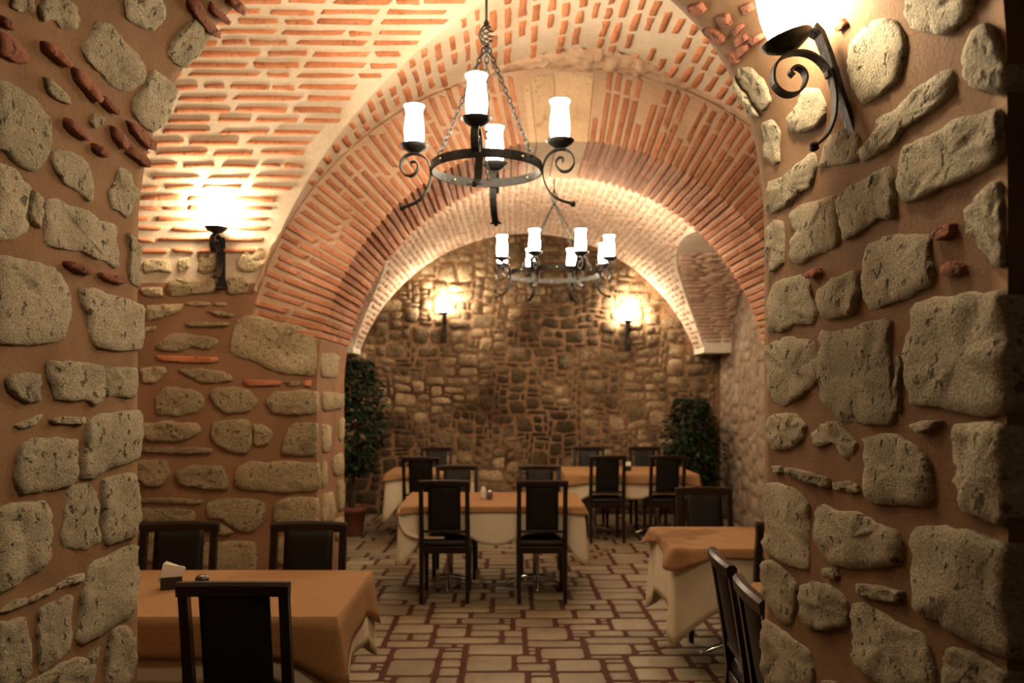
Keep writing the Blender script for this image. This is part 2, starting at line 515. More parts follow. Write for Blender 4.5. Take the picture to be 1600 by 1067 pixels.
left_stones = [
 (L1, [(70,-20),(60,40),(130,80),(195,60),(200,-20)]),
 (L1, [(235,60),(270,-20),(400,-30),(460,40),(480,110),(440,170),(370,170),(330,120),(250,130)]),
 (L1, [(760,0),(790,-40),(980,-40),(1005,50),(985,140),(940,185),(850,150),(775,110)]),
 (L1, [(590,140),(680,150),(730,210),(760,260),(840,330),(885,410),(870,480),(800,545),(730,550),(690,520),(600,430),(530,370),(505,290),(550,230)]),
 (L1, [(1170,150),(1210,110),(1270,160),(1295,210),(1250,260),(1220,340),(1140,405),(1080,385),(1030,330),(1060,260),(1110,200)]),
 (L1, [(940,430),(1010,480),(1085,550),(1065,640),(1010,740),(945,805),(880,770),(820,700),(810,620),(870,560),(900,500)]),
 (L1, [(-40,500),(60,520),(150,580),(230,660),(290,740),(295,840),(270,950),(200,1050),(120,1020),(40,940),(-40,900)]),
 (L1, [(265,470),(330,520),(400,590),(415,640),(340,610),(275,560)]),
 (L1, [(575,700),(620,720),(620,770),(570,790),(545,750)]),
 (L2, [(-30,20),(70,55),(130,110),(175,160),(155,280),(155,440),(110,465),(30,480),(-30,465)]),
 (L2, [(195,190),(235,220),(245,420),(215,405),(185,380),(180,280)]),
 (L2, [(310,0),(330,-60),(430,-50),(545,30),(560,120),(560,240),(530,250),(470,190),(400,150),(345,80)]),
 (L2, [(735,50),(800,80),(815,150),(850,190),(820,290),(780,355),(740,320),(690,290),(665,200),(700,150)]),
 (L2, [(290,250),(350,245),(420,290),(540,320),(600,370),(690,400),(700,520),(715,650),(680,655),(640,610),(560,600),(500,560),(430,555),(290,525),(280,400)]),
 (L2, [(780,460),(830,490),(858,540),(862,660),(855,780),(800,750),(785,650),(800,560)]),
 (L2, [(-40,600),(60,610),(200,640),(300,670),(380,770),(405,860),(400,1000),(380,1085),(330,1120),(-40,1125)]),
 (L2, [(490,800),(570,800),(680,840),(790,870),(865,900),(865,1080),(850,1165),(700,1170),(590,1150),(560,1090),(540,960),(500,880)]),
 (L3, [(30,290),(70,260),(170,250),(235,260),(245,320),(230,420),(150,425),(90,390),(40,350)]),
 (L3, [(285,180),(400,180),(530,185),(610,210),(622,320),(600,430),(560,445),(520,405),(430,415),(350,410),(310,340),(285,260)]),
 (L3, [(640,220),(720,215),(835,220),(840,330),(820,400),(740,390),(660,390),(635,300)]),
 (L3, [(85,570),(160,540),(250,500),(255,530),(200,570),(120,590)]),
 (L3, [(300,535),(380,515),(510,520),(500,560),(400,565),(310,555)]),
 (L3, [(120,700),(200,660),(350,655),(450,665),(460,780),(455,900),(390,945),(240,975),(120,985),(85,900),(100,800)]),
 (L3, [(540,540),(600,515),(720,500),(850,490),(858,640),(850,770),(760,800),(650,840),(560,890),(500,890),(505,780),(530,660)]),
 (L3, [(630,910),(700,885),(820,870),(840,960),(846,1134),(818,1241),(730,1280),(648,1308),(630,1200),(625,1050)]),
 (L4, [(385,-60),(440,-80),(510,-85),(545,-30),(565,60),(570,240),(500,285),(430,270),(370,280),(350,200),(375,100)]),
 (L4, [(-40,60),(100,30),(240,20),(280,60),(285,200),(285,340),(200,410),(80,490),(-40,540)]),
 (L4, [(510,400),(600,350),(720,290),(780,270),(785,420),(775,560),(740,680),(650,730),(540,800),(470,835),(440,810),(460,690),(470,560),(500,470)]),
 (L4, [(0,640),(60,590),(145,570),(145,605),(60,640),(-20,660)]),
 (L4, [(155,580),(220,545),(310,505),(310,525),(230,565),(160,600)]),
 (L4, [(320,500),(400,450),(480,425),(470,470),(400,495),(330,520)]),
 (L4, [(225,640),(310,600),(400,560),(405,700),(390,890),(300,950),(230,1010),(220,900),(215,760)]),
 (L4, [(-40,730),(60,710),(135,690),(150,830),(165,980),(140,1040),(60,1090),(-40,1100)]),
 (L4, [(640,770),(720,735),(770,800),(770,930),(755,1050),(700,1090),(610,1080),(610,950),(620,850)]),
 (L4, [(150,1067),(250,1010),(340,960),(440,920),(520,940),(540,1020),(520,1100),(140,1110)]),
 (L4, [(500,920),(560,850),(555,900),(520,960)]),
]
left_bricks = [
 (L1, [(240,250),(290,255),(350,320),(420,390),(380,410),(310,350),(255,300)]),
 (L1, [(430,405),(490,430),(560,520),(600,600),(580,635),(520,570),(440,470)]),
 (L1, [(610,580),(650,610),(710,680),(690,705),(640,660),(605,620)]),
 (L1, [(390,720),(440,750),(500,820),(535,860),(510,870),(440,820),(385,770)]),
 (L1, [(560,880),(610,900),(650,960),(620,970),(555,920)]),
 (L1, [(670,770),(710,790),(790,890),(740,920),(680,840)]),
 (L1, [(795,900),(850,930),(905,1000),(885,1035),(820,980),(760,935)]),
 (L1, [(770,740),(830,770),(940,870),(940,930),(890,910),(790,800)]),
 (L1, [(1150,-20),(1220,-10),(1270,90),(1350,190),(1340,225),(1290,215),(1200,100),(1150,30)]),
 (L1, [(1290,0),(1330,30),(1410,115),(1400,140),(1340,110),(1280,40)]),
 (L1, [(1390,-30),(1450,-20),(1510,30),(1480,75),(1420,30)]),
 (L1, [(0,90),(30,110),(80,170),(40,180),(-20,140)]),
 (L1, [(-30,180),(60,220),(150,330),(155,400),(90,385),(-30,330)]),
 (L2, [(380,620),(440,635),(550,670),(555,700),(520,710),(450,690),(380,650)]),
 (L2, [(600,690),(660,700),(740,730),(755,760),(720,770),(640,745),(595,710)]),
]
right_stones = [
 (R1, [(60,370),(120,370),(190,440),(225,540),(190,600),(130,530),(80,460)]),
 (R1, [(25,420),(60,470),(120,560),(165,630),(100,610),(55,540)]),
 (R1, [(185,670),(240,655),(275,710),(270,800),(275,870),(240,900),(200,840),(195,740)]),
 (R1, [(430,480),(490,490),(525,560),(520,640),(490,690),(420,710),(350,715),(330,650),(380,570)]),
 (R1, [(670,230),(730,160),(820,110),(900,120),(950,200),(955,330),(920,420),(830,500),(740,560),(690,480),(655,380)]),
 (R1, [(975,0),(980,-50),(1330,-50),(1340,20),(1290,110),(1200,180),(1100,170),(1010,140),(970,70)]),
 (R1, [(1330,180),(1400,130),(1450,180),(1490,300),(1515,430),(1495,510),(1420,490),(1330,470),(1295,400),(1285,280)]),
 (R1, [(1200,380),(1225,440),(1210,510),(1100,610),(960,690),(890,790),(740,870),(735,800),(800,720),(850,630),(950,570),(1050,470)]),
 (R1, [(560,740),(640,700),(700,730),(715,830),(690,880),(600,890),(510,910),(510,850)]),
 (R1, [(960,800),(1100,740),(1250,650),(1400,610),(1475,600),(1480,720),(1470,860),(1380,920),(1230,990),(1120,1040),(1000,1085),(960,1090),(945,950)]),
 (R2, [(90,90),(160,70),(270,-10),(350,-80),(370,-20),(340,120),(260,160),(200,230),(110,275),(75,250),(75,150)]),
 (R2, [(70,370),(120,320),(175,340),(180,450),(175,570),(105,625),(80,560),(65,450)]),
 (R2, [(215,300),(280,240),(380,210),(480,180),(490,300),(490,460),(420,505),(340,530),(280,580),(220,540),(230,460),(255,380),(220,340)]),
 (R2, [(510,190),(600,120),(700,60),(800,10),(830,130),(830,310),(740,310),(640,390),(545,430),(525,300)]),
 (R2, [(660,560),(690,470),(800,430),(950,410),(1040,420),(1030,500),(1055,610),(1040,700),(900,780),(780,820),(690,855),(665,780),(655,660)]),
 (R2, [(1330,180),(1400,120),(1465,90),(1470,300),(1478,450),(1490,600),(1400,560),(1320,460),(1265,340),(1270,270)]),
 (R2, [(110,710),(200,670),(300,650),(330,750),(365,900),(330,940),(240,930),(180,975),(90,975),(78,880),(90,780)]),
 (R2, [(400,730),(470,680),(560,640),(620,620),(620,740),(595,870),(520,895),(430,905),(385,850),(380,780)]),
 (R2, [(980,830),(1150,790),(1350,770),(1490,760),(1500,960),(1500,1250),(1505,1400),(1470,1460),(1300,1460),(1100,1420),(960,1390),(930,1250),(935,1000)]),
 (R3, [(90,110),(210,70),(350,100),(375,200),(370,320),(290,400),(180,465),(120,450),(90,330),(80,220)]),
 (R3, [(400,40),(560,40),(720,-30),(810,-20),(800,130),(815,330),(830,560),(760,580),(620,560),(510,540),(460,470),(415,430),(400,250)]),
 (R3, [(870,190),(890,180),(865,350),(870,510),(840,500),(840,350)]),
 (R3, [(80,560),(150,520),(250,525),(300,590),(290,660),(230,720),(130,735),(85,680)]),
 (R3, [(345,640),(420,570),(500,575),(560,640),(605,690),(600,740),(545,790),(500,730),(460,680),(410,720),(355,700)]),
 (R3, [(960,590),(1020,560),(1120,560),(1080,610),(1020,635),(970,615)]),
 (R3, [(670,680),(750,655),(850,655),(950,710),(1030,800),(1050,900),(1060,1020),(980,1060),(850,1050),(720,1040),(665,980),(680,870),(690,770)]),
 (R3, [(1230,600),(1350,580),(1500,590),(1505,750),(1500,900),(1505,1080),(1480,1180),(1380,1130),(1260,1090),(1240,980),(1210,850),(1215,720)]),
 (R3, [(110,830),(165,830),(165,870),(130,875)]),
 (R3, [(190,840),(280,855),(440,900),(445,960),(330,930),(200,875)]),
 (R3, [(475,930),(560,920),(620,940),(630,990),(560,985),(480,970)]),
 (R4, [(68,-77),(146,-86),(263,-28),(312,40),(310,200),(310,400),(240,390),(150,340),(80,310),(65,240),(75,150),(70,40)]),
 (R4, [(365,90),(420,30),(470,70),(600,80),(720,150),(820,180),(850,270),(840,370),(720,390),(600,400),(480,370),(410,300),(365,200)]),
 (R4, [(960,190),(1100,170),(1300,230),(1475,290),(1475,500),(1475,700),(1475,910),(1420,885),(1300,830),(1150,770),(1020,680),(940,620),(935,450),(935,260)]),
 (R4, [(55,370),(100,360),(180,420),(245,500),(240,600),(215,720),(170,720),(100,640),(60,560),(50,450)]),
 (R4, [(280,510),(350,485),(430,500),(500,540),(540,610),(545,700),(520,740),(430,750),(340,755),(290,690),(275,600)]),
 (R4, [(420,400),(480,400),(500,450),(470,470),(420,450)]),
 (R4, [(615,490),(720,500),(870,540),(850,600),(760,590),(640,560),(610,530)]),
 (R4, [(585,620),(640,605),(720,650),(820,720),(950,770),(1010,850),(1030,960),(1050,1080),(800,1090),(720,1040),(640,980),(590,950),(585,800)]),
 (R4, [(60,700),(130,740),(230,820),(320,880),(340,1000),(330,1090),(100,1090),(45,1000),(45,820)]),
 (R4, [(1150,860),(1250,880),(1400,960),(1475,1010),(1475,1100),(1110,1100),(1115,960)]),
 (R4, [(420,1050),(480,1060),(480,1100),(410,1100)]),
]
right_bricks = [
 (R1, [(10,310),(60,250),(110,230),(120,260),(60,320),(20,345)]),
 (R1, [(130,200),(190,170),(205,200),(150,240)]),
 (R1, [(30,150),(70,120),(90,140),(50,190)]),
 (R1, [(590,150),(620,90),(650,130),(610,170)]),
 ((0, 0, 1), [(1098,44),(1112,40),(1136,60),(1128,72),(1110,60)]), ((0, 0, 1), [(1122,22),(1140,20),(1146,38),(1128,44)]),
 ((0, 0, 1), [(1078,6),(1098,2),(1106,16),(1088,24)]), ((0, 0, 1), [(1150,60),(1166,50),(1172,60),(1156,72)]),
 ((0, 0, 1), [(1136,84),(1150,78),(1158,96),(1146,100)]), ((0, 0, 1), [(1160,8),(1176,2),(1182,14),(1166,22)]),
 (R2, [(335,630),(395,600),(405,640),(370,670),(335,665)]),
 (R2, [(1070,420),(1130,360),(1200,330),(1190,420),(1120,440)]),
 (R2, [(1130,600),(1200,560),(1260,580),(1265,640),(1190,660),(1140,650)]),
]
def grow(pts, k):
    cx_ = sum(p[0] for p in pts) / len(pts); cy_ = sum(p[1] for p in pts) / len(pts)
    return [(cx_ + (x - cx_) * k, cy_ + (y - cy_) * k) for x, y in pts]
def traced(data, mp, h0, h1, depth, n, rings, wob, rough, seed0, k=1.0):
    out = []
    for i, (f, pts) in enumerate(data):
        out.append(stone(grow(tr(f, pts), k), mp, rnd.uniform(h0, h1), depth, n, rings, seed0 + i, wob, rough))
    return out
lay(wall_left, 'stone', traced(left_stones, passage_px, .007, .014, .07, 44, FINE, .055, .010, 1, 1.07), M['stone_near'])
lay(wall_left, 'brick', traced(left_bricks, passage_px, .016, .024, .06, 20, FINE, .10, .006, 60), M['brick_near'])
lay(wall_right, 'stone', traced(right_stones, passage_px, .007, .014, .07, 44, FINE, .055, .010, 100, 1.07), M['stone_near'])
lay(wall_right, 'brick', traced(right_bricks, passage_px, .012, .020, .05, 20, FINE, .10, .006, 160), M['brick_near'])
# courses of the same walls outside the frame: below it, nearer than it and on the faces turned to the camera
def jamb_map(side):
    X = PCX + side * PR
    return lambda u, v: (Vector((X, u, v)), Vector((-side, 0, 0)))
def front_map(u, v): return Vector((u, PY0, v)), Vector((0, -1, 0))
def rubble(u0, u1, v0, v1, hmin, hmax, wmin, wmax, gap, rd, keep=None, jit=.22, npt=8):
    out = []; v = v0
    while v < v1 - hmin * .6:
        h = min(rd.uniform(hmin, hmax), v1 - v)
        u = u0 - rd.uniform(0, wmax * .5)
        while u < u1:
            w = rd.uniform(wmin, wmax) * (.75 + .5 * h / hmax)
            a, b = max(u, u0), min(u + w, u1)
            if b - a > wmin * .5:
                hh = h * rd.uniform(.72, 1.0); vv = v + (h - hh) * rd.random()
                x0, x1, y0, y1 = a + gap / 2, b - gap / 2, vv + gap / 2, vv + hh - gap / 2
                if x1 - x0 > .02 and y1 - y0 > .012 and (keep is None or keep((x0 + x1) / 2, (y0 + y1) / 2)):
                    jx, jy = (x1 - x0) * jit, (y1 - y0) * jit
                    r = lambda s: rd.random() * s
                    cxm, cym = (x0 + x1) / 2, (y0 + y1) / 2
                    out.append([(x0 + r(jx), y0 + r(jy)), (cxm + r(jx) - jx / 2, y0 + r(jy * .4)), (x1 - r(jx), y0 + r(jy)), (x1 - r(jx * .5), cym + r(jy) - jy / 2),
                                (x1 - r(jx), y1 - r(jy)), (cxm + r(jx) - jx / 2, y1 - r(jy * .4)), (x0 + r(jx), y1 - r(jy)), (x0 + r(jx * .5), cym + r(jy) - jy / 2)])
            u += w
        v += h
    return out
def packed(u0, u1, v0, v1, U, sizes, gap, rd, keep=None, jit=.2, warp=.03):
    nx_, ny_ = int((u1 - u0) / U), int((v1 - v0) / U)
    oc = [[False] * nx_ for _ in range(ny_)]; out = []
    for j in range(ny_):
        for i in range(nx_):
            if oc[j][i]: continue
            op = sizes[:]; rd.shuffle(op)
            for w, h in op + [(2, 1), (1, 2), (1, 1)]:
                if i + w <= nx_ and j + h <= ny_ and not any(oc[j + b][i + a_] for a_ in range(w) for b in range(h)): break
            for b in range(h):
                for a_ in range(w): oc[j + b][i + a_] = True
            x0, x1, y0, y1 = u0 + i * U + gap / 2, u0 + (i + w) * U - gap / 2, v0 + j * U + gap / 2, v0 + (j + h) * U - gap / 2
            if keep and not keep((x0 + x1) / 2, (y0 + y1) / 2): continue
            jx, jy = (x1 - x0) * jit, (y1 - y0) * jit
            r = lambda s: rd.random() * s
            cxm, cym = (x0 + x1) / 2, (y0 + y1) / 2
            pl = [(x0 + r(jx), y0 + r(jy)), (cxm + r(jx) - jx / 2, y0 + r(jy * .4)), (x1 - r(jx), y0 + r(jy)), (x1 - r(jx * .5), cym + r(jy) - jy / 2),
                  (x1 - r(jx), y1 - r(jy)), (cxm + r(jx) - jx / 2, y1 - r(jy * .4)), (x0 + r(jx), y1 - r(jy)), (x0 + r(jx * .5), cym + r(jy) - jy / 2)]
            wp = lambda p: (p[0] + warp * noise.noise(Vector((p[0] * 2.2, p[1] * 2.2, 3.1))), p[1] + warp * noise.noise(Vector((p[0] * 2.2, p[1] * 2.2, 9.7))))
            out.append([wp(p) for p in pl])
    return out
def hidden_part(side):
    X = PCX + side * PR
    def k(u, v):
        q = px_of((X, u, v))
        return not (-45 < q[0] < 1645 and -30 < q[1] < 1100)
    return k
for side, wl in ((-1, wall_left), (1, wall_right)):
    ps = [stone(p, jamb_map(side), rnd.uniform(.012, .022), .05, 10, COARSE, 300 + i, .03) for i, p in enumerate(rubble(PY0 + .03, PY1 - .02, .03, PZS - .05, .12, .24, .12, .30, .035, rnd, hidden_part(side)))]
    fr = rubble(PCX + PR + .02, 2.2, .03, 2.5, .16, .28, .2, .4, .03, rnd) if side == 1 else rubble(-2.4, PCX - PR - .02, .03, 2.5, .16, .28, .2, .4, .03, rnd)
    ps += [stone(p, front_map, rnd.uniform(.010, .02), .04, 10, COARSE, 400 + i, .03) for i, p in enumerate(fr)]
    lay(wl, 'stone', ps, M['stone_near'])

# ------------------------------------------------------------------ transverse arch wall
PHI0 = .19
prof_l = [(JL, AZC * k / 8) for k in range(9)]
for k in range(1, 4): a = PHI0 * k / 3; prof_l.append((ACX - ARI * math.cos(a), AZC + ARI * math.sin(a)))
for k in range(41):
    a = PHI0 + (PI / 2 - PHI0) * k / 40
    prof_l.append((ACX - ARO * math.cos(a), AZC + ARO * math.sin(a)))
V, Fc = arch_wall(prof_l, AZC, ACX, (TX0, TX1, 4.4), WA, WB, 1)
wall_mid_l = struct('wall_middle_left', V, Fc, M['mortar_wall'], 'stone wall behind the left table, carrying the left sconce, at the foot of the wide brick arch', 'wall')
prof_r = [(2 * ACX - x, z) for x, z in prof_l]
V, Fc = arch_wall(prof_r, AZC, ACX, (TX0, TX1, 4.4), WA, WB, 1)
wall_mid_r = struct('wall_middle_right', V, Fc, M['mortar_wall'], 'right pier of the wide brick arch, mostly hidden behind the near right wall', 'wall')
front_st = [
 (W1, [(95,200),(130,175),(250,180),(255,255),(200,235),(110,260),(90,230)]),
 (W1, [(305,180),(365,160),(365,220),(310,255)]),
 (W1, [(420,150),(440,100),(530,110),(545,240),(470,260),(420,240)]),
 (W1, [(660,200),(700,135),(780,110),(830,150),(820,210),(740,250),(670,240)]),
 (W1, [(80,345),(200,340),(215,390),(160,400),(90,380)]),
 (W1, [(240,310),(290,290),(400,300),(515,310),(510,370),(400,380),(260,395)]),
 (W1, [(595,290),(700,280),(720,310),(710,370),(600,380)]),
 (W1, [(350,435),(400,422),(490,428),(490,445),(390,450)]),
 (W1, [(520,430),(590,430),(585,450),(525,450)]),
 (W1, [(480,480),(550,483),(635,500),(620,514),(540,507)]),
 (W1, [(350,550),(480,546),(600,548),(600,567),(470,572),(360,570)]),
 (W1, [(120,450),(220,440),(330,440),(300,490),(200,520),(120,540)]),
 (W1, [(80,580),(170,570),(160,592),(100,607)]),
 (W1, [(165,700),(230,640),(280,610),(380,620),(510,640),(540,665),(470,710),(400,690),(300,720),(220,715)]),
 (W1, [(80,820),(210,810),(230,840),(180,900),(90,910)]),
 (W1, [(300,830),(450,820),(600,850),(620,890),(540,905),(430,905),(370,870)]),
 (W1, [(640,590),(695,512),(830,530),(960,560),(1100,610),(1112,740),(1105,865),(980,850),(860,825),(740,770),(620,730),(615,660)]),
 (W1, [(930,900),(1030,895),(1030,920),(960,925)]),
 (W2, [(145,200),(180,140),(320,150),(365,190),(375,225),(340,265),(230,280),(150,275)]),
 (W2, [(420,150),(500,140),(590,150),(635,210),(590,260),(490,270),(430,230),(410,180)]),
 (W2, [(680,210),(720,165),(850,155),(925,165),(925,265),(830,275),(710,265)]),
 (W2, [(75,320),(200,310),(340,320),(350,360),(280,400),(170,410),(90,400),(65,360)]),
 (W2, [(420,310),(570,300),(605,320),(608,420),(580,460),(520,465),(450,430),(410,370)]),
 (W2, [(616,320),(665,325),(710,360),(690,420),(624,430)]),
 (W2, [(790,340),(830,315),(923,320),(923,470),(830,475),(755,465),(770,400)]),
 (W2, [(60,440),(200,435),(405,440),(400,462),(250,467),(80,457)]),
 (W2, [(40,500),(190,500),(205,560),(170,620),(110,630),(50,590)]),
 (W2, [(240,560),(330,520),(460,530),(490,600),(480,640),(380,635),(260,620)]),
 (W2, [(530,560),(580,510),(720,505),(923,515),(923,650),(800,650),(680,645),(540,635)]),
 (W2, [(50,688),(200,683),(360,693),(350,712),(180,706),(60,706)]),
 (W2, [(45,735),(200,735),(325,745),(325,800),(60,800)]),
 (W2, [(390,710),(500,690),(600,690),(670,710),(665,800),(600,850),(540,840),(460,780),(390,780)]),
 (W2, [(390,820),(450,805),(520,850),(480,865),(400,855)]),
 (W2, [(720,720),(770,685),(923,680),(923,810),(850,845),(720,800)]),
 (W2, [(380,910),(500,895),(625,900),(625,1050),(370,1050)]),
 (W2, [(720,880),(820,865),(920,860),(920,1000),(820,1010),(720,1000)]),
 (W2, [(60,840),(200,830),(320,840),(325,980),(200,1000),(60,990)]),
]
front_br = [
 (W1, [(160,742),(300,747),(560,755),(540,788),(350,788),(170,773)]),
 (W1, [(680,890),(780,888),(920,895),(920,922),(800,927),(700,927)]),
 (W1, [(1040,900),(1095,888),(1095,935),(1050,922)]),
]
jamb_st = [
 (W1, [(1135,625),(1200,625),(1265,632),(1255,760),(1235,885),(1180,875),(1135,870)]),
 (W2, [(948,160),(1000,165),(1058,170),(1058,245),(1000,252),(948,258)]),
 (W2, [(948,320),(995,325),(990,455),(948,468)]), (W2, [(1030,300),(1058,280),(1056,400),(1030,410)]),
 (W2, [(948,510),(970,502),(975,610),(948,645)]), (W2, [(1000,480),(1055,460),(1055,570),(1005,580)]),
 (W2, [(948,670),(1000,645),(1015,740),(1000,800),(948,810)]), (W2, [(1022,600),(1058,590),(1058,740),(1027,750)]),
 (W2, [(948,830),(1000,820),(1000,940),(948,950)]), (W2, [(1012,790),(1055,770),(1055,880),(1012,890)]),
]
ps = traced(front_st, wall_px, .014, .028, .04, 30, FINE, .07, .014, 500, 1.06)
ps += traced(jamb_st, jamb_px, .012, .020, .04, 14, COARSE, .06, .005, 560)
ps += [stone(p, lambda u, v: (Vector((u, WA, v)), Vector((0, -1, 0))), .02, .04, 10, COARSE, 600 + i, .05) for i, p in enumerate(
    rubble(TX0, -2.55, .03, 2.55, .12, .24, .18, .42, .05, rnd) + rubble(-2.5, JL - .04, .03, .42, .12, .2, .18, .42, .05, rnd))]
lay(wall_mid_l, 'stone', ps, M['stone_wall'])
lay(wall_mid_l, 'brick', traced(front_br, wall_px, .014, .02, .04, 16, FINE, .08, .004, 590), M['brick_vault'])
lay(wall_mid_r, 'stone', [stone(p, lambda u, v: (Vector((u, WA, v)), Vector((0, -1, 0))), .02, .04, 10, COARSE, 700 + i, .05) for i, p in enumerate(
    rubble(JR + .03, TX1, .03, 1.7, .12, .24, .18, .42, .05, rnd))] +
    [stone(p, lambda u, v: (Vector((JR, u, v)), Vector((-1, 0, 0))), .015, .04, 10, COARSE, 730 + i, .05) for i, p in enumerate(
    rubble(WA + .02, WB - .02, .03, 1.7, .16, .28, .3, .5, .03, rnd))], M['stone_wall'])

# the arch ring: mortar body, brick face, brick soffit
def arc(r, a, y): return Vector((ACX + r * math.cos(a), y, AZC + r * math.sin(a)))
V, Fc = [], []
NA = 90
for k in range(NA + 1):
    a = PHI0 + (PI - 2 * PHI0) * k / NA
    V += [arc(ARO, a, WA), arc(ARI, a, WA), arc(ARI, a, WB), arc(ARO, a, WB)]
for k in range(NA):
    b = 4 * k
    for i in range(4):
        j = (i + 1) % 4
        Fc.append((b + i, b + j, b + 4 + j, b + 4 + i))
Fc += [(0, 1, 2, 3), (4 * NA + 3, 4 * NA + 2, 4 * NA + 1, 4 * NA)]
arch = struct('trim_1', V, Fc, M['mortar_arch'], 'wide round brick arch spanning the middle of the room', 'arch')
NC = 86
da = (PI - 2 * PHI0) / NC
face_map = lambda a, r: (arc(r, a, WA), Vector((0, -1, 0)))
key0, key1 = 1.47, 1.71       # the stone blocks at the crown
inner, outer_, back_ = [], [], []
for k in range(NC):
    a0 = PHI0 + k * da + da * .20 + rnd.uniform(-.1, .1) * da
    a1 = a0 + da * rnd.uniform(.46, .56)
    if a1 > key0 and a0 < key1: continue
    sp = ARI + rnd.choice((.17, .25, .34)) + rnd.uniform(-.02, .02)
    yb = WA + rnd.uniform(.40, .52)
    pr = rnd.uniform(.010, .020)
    inner.append(wedge(lambda i, j, q: arc(i, j, q), (ARI - pr, sp - .012), (a0, a1), (WA - pr, yb), .006, rnd))
    back_.append(wedge(lambda i, j, q: arc(i, j, q), (ARI - pr * .9, ARI + .06), (a0, a1), (yb + .02, WB - .005), .006, rnd))
    ro = ARO - rnd.uniform(.0, .05)
    w = rnd.uniform(-.06, .06) * da
    poly = [(a0 + w, sp + .012), (a0 + .1 * da + w, (sp + ro) / 2), (a0 + w, ro), ((a0 + a1) / 2 + w, ro + .006), (a1 + w, ro), (a1 + w, (sp + ro) / 2), (a1 + w, sp + .012)]
    if .95 < a0 < 2.05 and rnd.random() < .16: continue
    outer_.append(stone(poly, face_map, rnd.uniform(.008, .018), .03, 10, COARSE, 800 + k))
lay(arch, 'brick', inner + outer_ + back_, M['brick_arch'], smooth=False)
kp = []
for (x0, x1, r0, r1) in ((key0 + .008, 1.60, ARI + .006, ARO - .03), (1.606, key1 - .03, ARI + .006, ARO - .05), (key1 - .024, key1, ARI + .01, ARO - .1)):
    kp.append(wedge(lambda i, j, q: arc(i, j, q), (r0 - .018, r1), (x0, x1), (WA - .012, WB - .01), .006, rnd))
lay(arch, 'keystone', kp, M['keystone'], smooth=False)

# ------------------------------------------------------------------ first bay vault
def tz(y): return TZS + math.sqrt(max(0, TR * TR - (y - TYC) ** 2))
V, Fc = [], []
def grid(rows):
    o = len(V); n = len(rows[0])
    for r in rows: V.extend(r)
    for i in range(len(rows) - 1):
        for j in range(n - 1):
            Fc.append((o + i * n + j, o + i * n + j + 1, o + (i + 1) * n + j + 1, o + (i + 1) * n + j))
rows = []
for k in range(61):
    y = TYC - TR + 2 * TR * k / 60
    s = min(1, max(0, (tz(y) - AZC) / B1R)); p0 = math.asin(s)
    rows.append([Vector((ACX + B1R * math.cos(p0 + (PI - 2 * p0) * j / 60), y, AZC + B1R * math.sin(p0 + (PI - 2 * p0) * j / 60))) for j in range(61)])
grid(rows)
def groin_x(z, cx, zc, R): return math.sqrt(max(0, R * R - (z - zc) ** 2))
for sd in (-1, 1):
    rows = []
    for k in range(61):
        ps_ = PI * k / 60
        y, z = TYC + TR * math.cos(ps_), TZS + TR * math.sin(ps_)
        gx = ACX + sd * groin_x(z, ACX, AZC, B1R); ex = TX0 if sd < 0 else TX1
        rows.append([Vector((gx + (ex - gx) * j / 12, y, z)) for j in range(13)])
    grid(rows)
ceiling = struct('ceiling', V, Fc, M['mortar_vault'], 'groined brick vault over the front tables, pale mortar between long red bricks', 'vault', True)
def cell_map(u, s):
    a = s / TR
    return Vector((u, TYC + TR * math.cos(a), TZS + TR * math.sin(a))), Vector((0, -math.cos(a), -math.sin(a)))
def brick_poly(u0, u1, v0, v1, rd, j=.006):
    um = (u0 + u1) / 2; jj = lambda: rd.uniform(-j, j)
    return [(u0 + jj(), v0 + jj()), (um, v0 + jj() * .8), (u1 + jj(), v0 + jj()), (u1 + jj(), v1 + jj()), (um, v1 + jj() * .8), (u0 + jj(), v1 + jj())]
vb = []
s = .20
while s < 2.30:
    th = rnd.uniform(.022, .033)
    a = (s + th / 2) / TR; z = TZS + TR * math.sin(a)
    for sd in (-1, 1):
        gx = groin_x(z, ACX, AZC, B1R)
        lim = ACX + sd * gx
        u = lim + sd * rnd.uniform(.03, .14)
        far = -2.7 if sd < 0 else 2.7
        while (u > far) if sd < 0 else (u < far):
            ln = rnd.choice((.14, .24, .30, .34, .40)) * rnd.uniform(.85, 1.15)
            e = u + sd * ln
            lift = rnd.uniform(-.006, .006)
            vb.append(stone(brick_poly(min(u, e), max(u, e), s + lift, s + th + lift, rnd), cell_map, rnd.uniform(.006, .014), .02, 10, COARSE, len(vb), .02))
            u = e + sd * rnd.uniform(.015, .045)
    s += th + rnd.uniform(.040, .052)
lay(ceiling, 'brick', vb, M['brick_vault'])
# radial courses of the cell above the arch
def bar_map(y, a): return Vector((ACX + B1R * math.cos(a), y, AZC + B1R * math.sin(a))), Vector((-math.cos(a), 0, -math.sin(a)))
vb2 = []
a = .42
while a < PI - .42:
    th = rnd.uniform(.013, .018)
    z = AZC + B1R * math.sin(a + th / 2)
    yg = TYC + math.sqrt(max(0, TR * TR - max(0, z - TZS) ** 2)) if z < TZS + TR else TYC
    y = WA - rnd.uniform(.02, .12)
    while y > max(yg + .1, TYC - .2):
        ln = rnd.uniform(.12, .30)
        e = max(y - ln, yg + .03)
        bare = .07 + .28 * math.exp(-((a - 1.48) / .22) ** 2) * (1 if y > WA - .55 else .3)
        if y - e > .06 and rnd.random() > bare:
            vb2.append(stone(brick_poly(e, y, a, a + th, rnd, .003), bar_map, rnd.uniform(.006, .016), .02, 10, COARSE, 2000 + len(vb2), .02))
        y = e - rnd.uniform(.025, .06)
    a += th + rnd.uniform(.020, .027)
lay(ceiling, 'brick', vb2, M['brick_vault'])
